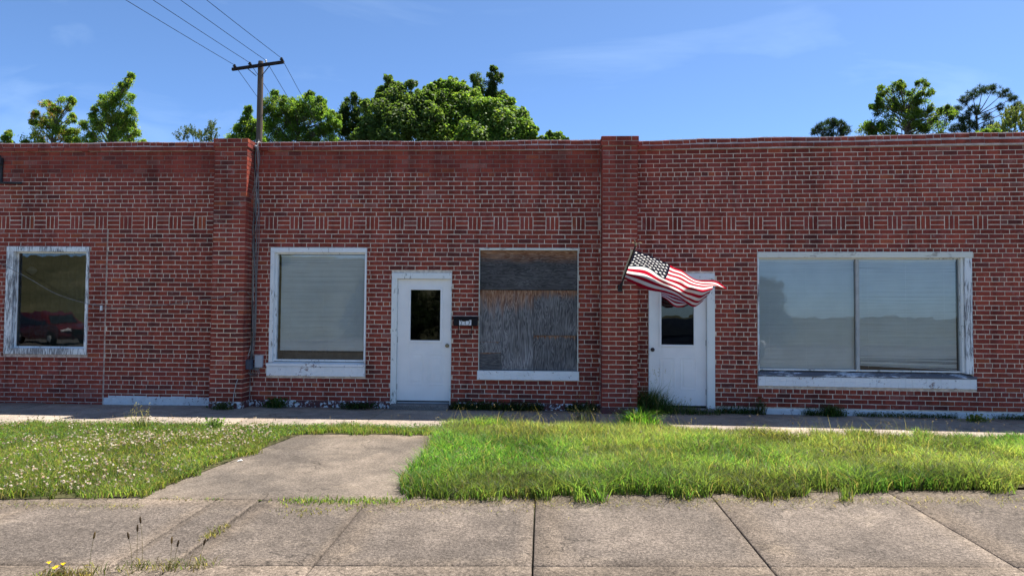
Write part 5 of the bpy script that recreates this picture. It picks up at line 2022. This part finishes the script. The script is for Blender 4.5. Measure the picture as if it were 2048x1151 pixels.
def tree(name, label, key, style, cols, cat='tree', base_x=None, trunk_r=.16, seed=0, group='trees rising behind the storefronts', dens=1.0, off=(0, 0, 0), lobes=None, Y=None, sizef=1.0):
    r = np.random.default_rng(seed)
    if lobes is None:
        Y, lobes = TREES[key]
    lobes = [(x + off[0], z + off[2], rd) for x, z, rd in lobes]
    Y = Y + off[1]
    xc = np.average([l[0] for l in lobes], weights=[l[2] ** 2 for l in lobes])
    bx = xc if base_x is None else base_x
    zb_ = -.12 if off[1] == 0 else off[2]
    t = empty(name, (bx, Y, zb_))
    tag(t, label, cat, group)
    org = np.array((bx, Y, zb_))
    W = max(l[0] + l[2] for l in lobes) - min(l[0] - l[2] for l in lobes)
    ac = PatchAcc()
    cen = []
    zmin = min(l[1] for l in lobes)
    allL = list(lobes)
    # the part of the crown that the parapet hides
    for _ in range(5):
        allL.append((xc + r.uniform(-.3, .3) * W, zmin - r.uniform(.8, 3.0), max(.8, W * .22)))
    nvis = len(lobes)
    if style in ('broad', 'kudzu') and key:
        sub = []
        for (x, z, rd) in lobes:
            for _ in range((2 if rd < .5 else 4) if style == 'broad' else (3 if rd < .5 else 6)):
                a_ = r.uniform(-.6, 3.74)
                e_ = r.uniform(.62, .88)
                sub.append((x + math.cos(a_) * rd * e_, z + math.sin(a_) * rd * e_, rd * r.uniform(.18, .34)))
        allL = [(x, z, rd * .84) for x, z, rd in lobes] + sub + allL[nvis:]
        nvis += len(sub)
    zmax = max(l[1] for l in lobes)
    for q, (x, z, rd) in enumerate(allL):
        tone = r.uniform(.8, 1.15)
        hid = q >= nvis
        lean_ = {'kudzu': .5, 'broad': 0}.get(style, 0) * (zmax - z) if not hid else 0
        yy = Y - lean_ + r.uniform(-.5, .5) * max(W * .25 - rd * .5, .1)
        if key and not hid:   # a lobe that stands nearer is that much smaller and closer in
            k_ = (yy - CAM.y) / (Y - CAM.y)
            x, z, rd = CAM.x + (x - CAM.x) * k_, CAM.z + (z - CAM.z) * k_, rd * k_
        c = np.array([x, yy, z])
        cen.append((c, rd))
        if style == 'broad':
            ncl = max(6, int(30 * rd ** 1.6 * dens)) // (3 if hid else 1) + 2
            d = unit(r, ncl)
            cc = c + d * (rd * r.uniform(.45, 1.02, ncl) ** .8)[:, None]
            k = 62
            P = np.repeat(cc, k, 0) + r.normal(0, .115 * min(1, rd + .35), (ncl * k, 3))
            N = unit(r, ncl * k) * .9 + np.repeat(d, k, 0) * .4 + np.array([0, 0, .6])
            col = np.array(cols)[r.integers(0, len(cols), ncl)]
            col = np.repeat(col, k, 0) * r.uniform(.7, 1.3, (ncl * k, 1)) * tone
            ac.add(*leaves_at(P, N, .050 * sizef, col, .62, r))
        elif style == 'kudzu':
            n_ = int(1300 * rd ** 2 * dens) // (3 if hid else 1) + 20
            d = unit(r, n_)
            bump_ = 1 + .10 * np.sin(d[:, 0] * 7 + q) * np.sin(d[:, 2] * 8 + q * 2)
            P = c + d * (rd * bump_ * r.uniform(.82, 1.04, n_))[:, None]
            N = d * .5 + unit(r, n_) * .7 + np.array([0, 0, .75])
            col = np.array(cols)[r.integers(0, len(cols), n_)] * r.uniform(.65, 1.35, (n_, 1)) * tone
            ac.add(*leaves_at(P, N, .069 * sizef, col, .8, r))
            n_ = n_ // 3
            P = c + unit(r, n_) * (rd * r.uniform(.3, .8, n_))[:, None]
            ac.add(*leaves_at(P, unit(r, n_), .13, np.array(cols)[r.integers(0, len(cols), n_)] * .7, .8, r))
        elif style == 'feather':
            ncl = max(8, int(46 * rd ** 1.5 * dens)) // (3 if hid else 1) + 2
            d = unit(r, ncl)
            d[:, 2] = np.abs(d[:, 2]) * 1.0 - .25
            cc = c + d * (rd * r.uniform(.3, .95, ncl))[:, None]
            k = 34
            sp = r.uniform(0, 1, (ncl, k, 1))
            P = (cc[:, None, :] + d[:, None, :] * sp * .30 + np.array([0, 0, .22]) * sp + r.normal(0, .028, (ncl, k, 3))).reshape(-1, 3)
            col = np.repeat(np.array(cols)[r.integers(0, len(cols), ncl)], k, 0) * r.uniform(.7, 1.3, (ncl * k, 1)) * tone
            ac.add(*leaves_at(P, unit(r, ncl * k), .042 * sizef, col, .5, r))
        else:  # needles in tufts
            ncl = max(6, int(40 * rd ** 1.5 * dens)) // (3 if hid else 1) + 2
            d = unit(r, ncl)
            cc = c + d * (rd * r.uniform(.35, 1.0, ncl))[:, None] * np.array([1, 1, .75])
            k = 30
            dd = unit(r, ncl * k) + np.array([0, 0, .45])
            dd /= np.linalg.norm(dd, axis=1)[:, None]
            A = np.repeat(cc, k, 0)
            ln = r.uniform(.14, .26, (ncl * k, 1)) * sizef
            sd = np.cross(dd, unit(r, ncl * k))
            sd /= np.linalg.norm(sd, axis=1)[:, None]
            V = np.stack([A - sd * .010, A + sd * .010, A + dd * ln + sd * .006, A + dd * ln - sd * .006], 1).reshape(-1, 3)
            i = np.arange(ncl * k) * 4
            col = np.repeat(np.array(cols)[r.integers(0, len(cols), ncl)], k, 0) * r.uniform(.7, 1.3, (ncl * k, 1)) * tone
            ac.add(V, np.stack([i, i + 1, i + 2, i + 3], 1), None, np.repeat(col, 4, 0))
    mat = M['kudzu'] if style == 'kudzu' else (M['needle'] if style in ('needle', 'feather') else M['leaf'])
    ac.build('crown', mat, t, None)
    t.children[-1].data.transform(Matrix.Translation(-Vector(org)))
    mb = MB()
    top = Vector((xc - bx, 0, max(l[1] for l in lobes) - 1.5 - zb_))
    j1 = Vector((0.1, .05, (zmin - zb_) * .5))
    mb.tube(spline([(0, 0, 0), j1, Vector((xc - bx, 0, zmin - zb_ - .3)), top], 5), list(np.linspace(trunk_r, .03, 16)), 8)
    for c, rd in cen:
        cl_ = Vector(c - org)
        hz = max(cl_.z - rd * 1.2 - r.uniform(.3, 1.2), 1.0)
        st_ = Vector(((xc - bx) * min(hz / max(top.z, 1), 1), 0, min(hz, top.z - .2)))
        mid = (st_ + cl_) / 2 + Vector((0, 0, -.15 * rd))
        mb.tube(spline([st_, mid, cl_], 3), list(np.linspace(max(.022, trunk_r * .3), .012, 7)), 5, cap=False)
        if style in ('broad', 'needle'):
            for _ in range(3):
                e_ = cl_ + Vector(unit(r, 1)[0]) * rd * .8
                mb.tube([mid * .3 + cl_ * .7, e_], [.016, .006], 4, cap=False)
    mb.build('trunk', M['bark'], t)
    return t


GUM = [(.12, .20, .032), (.15, .225, .035), (.185, .245, .04), (.085, .15, .028), (.20, .225, .045)]
tree('tree', 'tip of a small yellow green tree at the far left roofline', 'tip_l', 'broad', GUM, seed=1, trunk_r=.06)
tree('sweetgum_tree', 'rounded yellow green tree with rusty top left of the tallest left tree', 'gum_l', 'broad', GUM + [(.24, .15, .05)], seed=2, dens=.8)
tree('sweetgum_tree', 'pointed bright green tree with leaning tip, tallest at left', 'gum_tall', 'broad', GUM, seed=3, dens=1.0)
tree('cedar_tree', 'thin spiky cedar tops just left of the left pier', 'cedar', 'feather', [(.09, .13, .045), (.07, .11, .04), (.13, .15, .06)], seed=4, trunk_r=.08)
MID_ = [(.09, .155, .027), (.12, .20, .033), (.145, .225, .038), (.065, .11, .022), (.165, .225, .04)]
tree('tree', 'small dense tree directly behind the utility pole', 'pole_l', 'broad', MID_, seed=5, dens=1.6)
tree('tree', 'broad round topped tree right of the utility pole', 'round', 'broad', MID_, seed=6, dens=1.5)
tree('tree', 'dark narrow tree between the round tree and the vine covered mound', 'dark', 'broad', [(.035, .065, .016), (.05, .085, .018), (.07, .10, .025)], seed=7, dens=1.5)
KU = [(.10, .175, .034), (.13, .215, .042), (.165, .24, .05), (.075, .13, .03), (.19, .24, .055)]
tree('vine_covered_tree', 'large vine covered tree with wispy top left of centre', 'kud_a', 'kudzu', [(.085, .14, .036), (.115, .175, .044), (.15, .205, .055), (.07, .11, .03)], seed=8)
tree('vine_covered_tree', 'rounded vine covered mound in the middle of the tree line', 'kud_b', 'kudzu', KU, seed=9)
tree('tree', 'dark leafy tree top sticking up above the vine mounds', 'spire', 'broad', [(.045, .075, .02), (.06, .095, .024), (.085, .12, .03)], seed=10, dens=1.6)
tree('vine_covered_tree', 'bright vine covered dome sloping down at the right of the mass', 'kud_c', 'kudzu', KU, seed=11)
tree('shrub', 'low vine clump peeking over the parapet right of the dome', 'low_b', 'kudzu', KU, cat='shrub', seed=12, trunk_r=.05)
PINE = [(.022, .042, .020), (.03, .055, .024), (.04, .065, .028)]
tree('pine_tree', 'small dark round pine top on the right side', 'pine_s', 'needle', PINE, seed=13, dens=2.2)
tree('sweetgum_tree', 'big open two headed green tree on the right', 'gum_r', 'broad', [(.07, .12, .02), (.10, .155, .024), (.14, .18, .028), (.045, .08, .018)], seed=14, dens=1.0)
tree('pine_tree', 'umbrella shaped dark pine with bare branches near the right edge', 'pine_u', 'needle', PINE, seed=15, dens=2.0, base_x=29.6)
tree('tree', 'pale yellow green feathery tree at the right edge', 'light', 'feather', [(.20, .23, .07), (.24, .26, .09), (.15, .19, .05)], seed=16, dens=1.6, sizef=1.3)
tree('shrub', 'low yellow green bush line along the right parapet', 'hedge', 'broad', GUM, cat='shrub', seed=17, trunk_r=.05)

# across the street, seen mirrored in the panes: wooded bank and two parked cars
OPP = [(0, 6.0, 2.2), (-1.5, 5.0, 1.6), (1.7, 5.2, 1.7), (0.3, 4.0, 1.9), (-.8, 7.0, 1.3)]
for i, (x, y, z, s) in enumerate([(-38, -52, 5.5, 1), (-31, -56, 5.8, 1), (-24, -52, 5.6, 1), (-12, -44, -.4, 1), (27, -38, -.4, 1), (31, -40, -.4, 1)]):
    if i == 0:
        t0 = tree('roadside_tree', 'leafy tree on the grass bank across the street', None, 'broad', MID_, seed=40, group='trees on the bank across the street', dens=.45, off=(x, y, z), lobes=OPP, Y=0, sizef=1.9)
        t0.location = (x, y, z)
    else:
        c = t0.copy()
        c['label'] = 'leafy tree on the grass bank across the street, number %s from the left' % ['', 'two', 'three', 'four', 'five', 'six', 'seven'][i]
        link(c)
        c.location = (x, y, z)
        c.rotation_euler = (0, 0, i * 1.3)
        for ch in t0.children:
            d = ch.copy()
            link(d, c)

DK = [(.02, .035, .014), (.03, .048, .018), (.04, .06, .022)]
HL = [(0, 1.2, 1.3), (-1.1, 1.0, 1.1), (1.1, 1.0, 1.1), (.3, 2.4, 1.2), (-.5, 2.2, 1.1), (0, 3.3, .9)]
h0 = None
for i, (x, y) in enumerate([(-11.0, -32.2), (-8.4, -32.6), (-5.9, -32.1), (-3.4, -32.7), (8.2, -32.2), (10.8, -32.6)]):
    if h0 is None:
        h0 = tree('evergreen_shrub', 'dark evergreen shrub on the far edge of the lot, leftmost of its row', None, 'broad', DK, cat='shrub', seed=60, group='evergreen shrubs across the street', dens=1.6, off=(x, y, -.3), lobes=HL, Y=0, sizef=1.0, trunk_r=.08)
        h0.location = (x, y, -.3)
    else:
        c = h0.copy()
        c['label'] = 'dark evergreen shrub on the far edge of the lot, number %s of its row' % ['', 'two', 'three', 'four', 'five', 'six'][i]
        link(c)
        c.location = (x, y, -.3)
        c.rotation_euler = (0, 0, i * 1.1)
        for ch in h0.children:
            link(ch.copy(), c)


def suv(name, label, loc, rz, paint):
    t = empty(name, loc, rz)
    tag(t, label, 'car', 'cars parked across the street')
    prof = [(-2.25, .35), (-2.30, .62), (-2.28, .92), (-2.12, 1.05), (-1.9, 1.55), (-1.7, 1.68), (.2, 1.70), (.55, 1.60), (1.15, 1.10), (2.0, .98), (2.28, .85), (2.33, .5), (2.25, .32)]
    mb = MB()
    W_ = .92
    rings = []
    for x_, z_ in prof:
        k = .78 if z_ > 1.3 else (.97 if z_ > .95 else 1.0)
        rings.append((x_, z_, W_ * k))
    vs = [(x_, -w_, z_) for x_, z_, w_ in rings] + [(x_, w_, z_) for x_, z_, w_ in rings]
    n_ = len(prof)
    mb.add(vs, [tuple(range(n_)), tuple(range(2 * n_ - 1, n_ - 1, -1))] + [(i, (i + 1) % n_, n_ + (i + 1) % n_, n_ + i) for i in range(n_)])
    mb.build('body', paint, t)
    gl_ = m_plain('car_glass', (.02, .025, .03), .08, .6)
    for sy in (-1, 1):
        mb = MB()
        q = [(-1.75, 1.06), (.95, 1.10), (.42, 1.55), (-1.60, 1.60)]
        mb.add([(x_, sy * (.905 if z_ < 1.2 else .735), z_) for x_, z_ in q], [(0, 1, 2, 3)])
        mb.build('side_window', gl_, t)
    mb = MB()
    mb.add([(1.16, -.75, 1.12), (1.16, .75, 1.12), (.62, .66, 1.58), (.62, -.66, 1.58)], [(0, 1, 2, 3)])
    mb.build('windscreen', gl_, t)
    for sx in (-1.4, 1.42):
        for sy in (-.86, .86):
            mb = MB()
            mb.lathe((sx, sy - .11 * (1 if sy > 0 else -1), .35), (0, 1 if sy > 0 else -1, 0), [(0, .34), (.2, .35), (.22, .30), (.23, .22)], 18)
            wh = mb.build('wheel', M['ink'], t)
            mb = MB()
            mb.lathe((sx, sy + .12 * (1 if sy > 0 else -1), .35), (0, 1 if sy > 0 else -1, 0), [(0, .22), (.01, .2), (.015, .05)], 12)
            mb.build('rim', M['alu'], wh)
    for sy in (-.62, .62):
        mb = MB()
        mb.box(2.22, 2.36, sy - .2, sy + .2, .72, .86, .02)
        mb.build('headlight', M['paper'], t)
    mb = MB()
    mb.box(2.28, 2.37, -.4, .4, .55, .85, .02)
    mb.build('grille', M['black'], t)


suv('parked_car', 'dark red sport utility car mirrored in the left window', (-27.0, -25.4, -.4), math.radians(22), m_plain('red_car_paint', (.11, .014, .018), .25, .5, var=.05))
suv('parked_car', 'white sport utility car mirrored in the left window', (-24.0, -28.5, -.4), math.radians(200), m_plain('white_car_paint', (.62, .63, .64), .25, .5, var=.03))
suv('parked_car', 'dark blue car mirrored in the second door pane', (4.4, -15.2, -.38), math.radians(8), m_plain('blue_car_paint', (.02, .028, .045), .25, .5, var=.05))
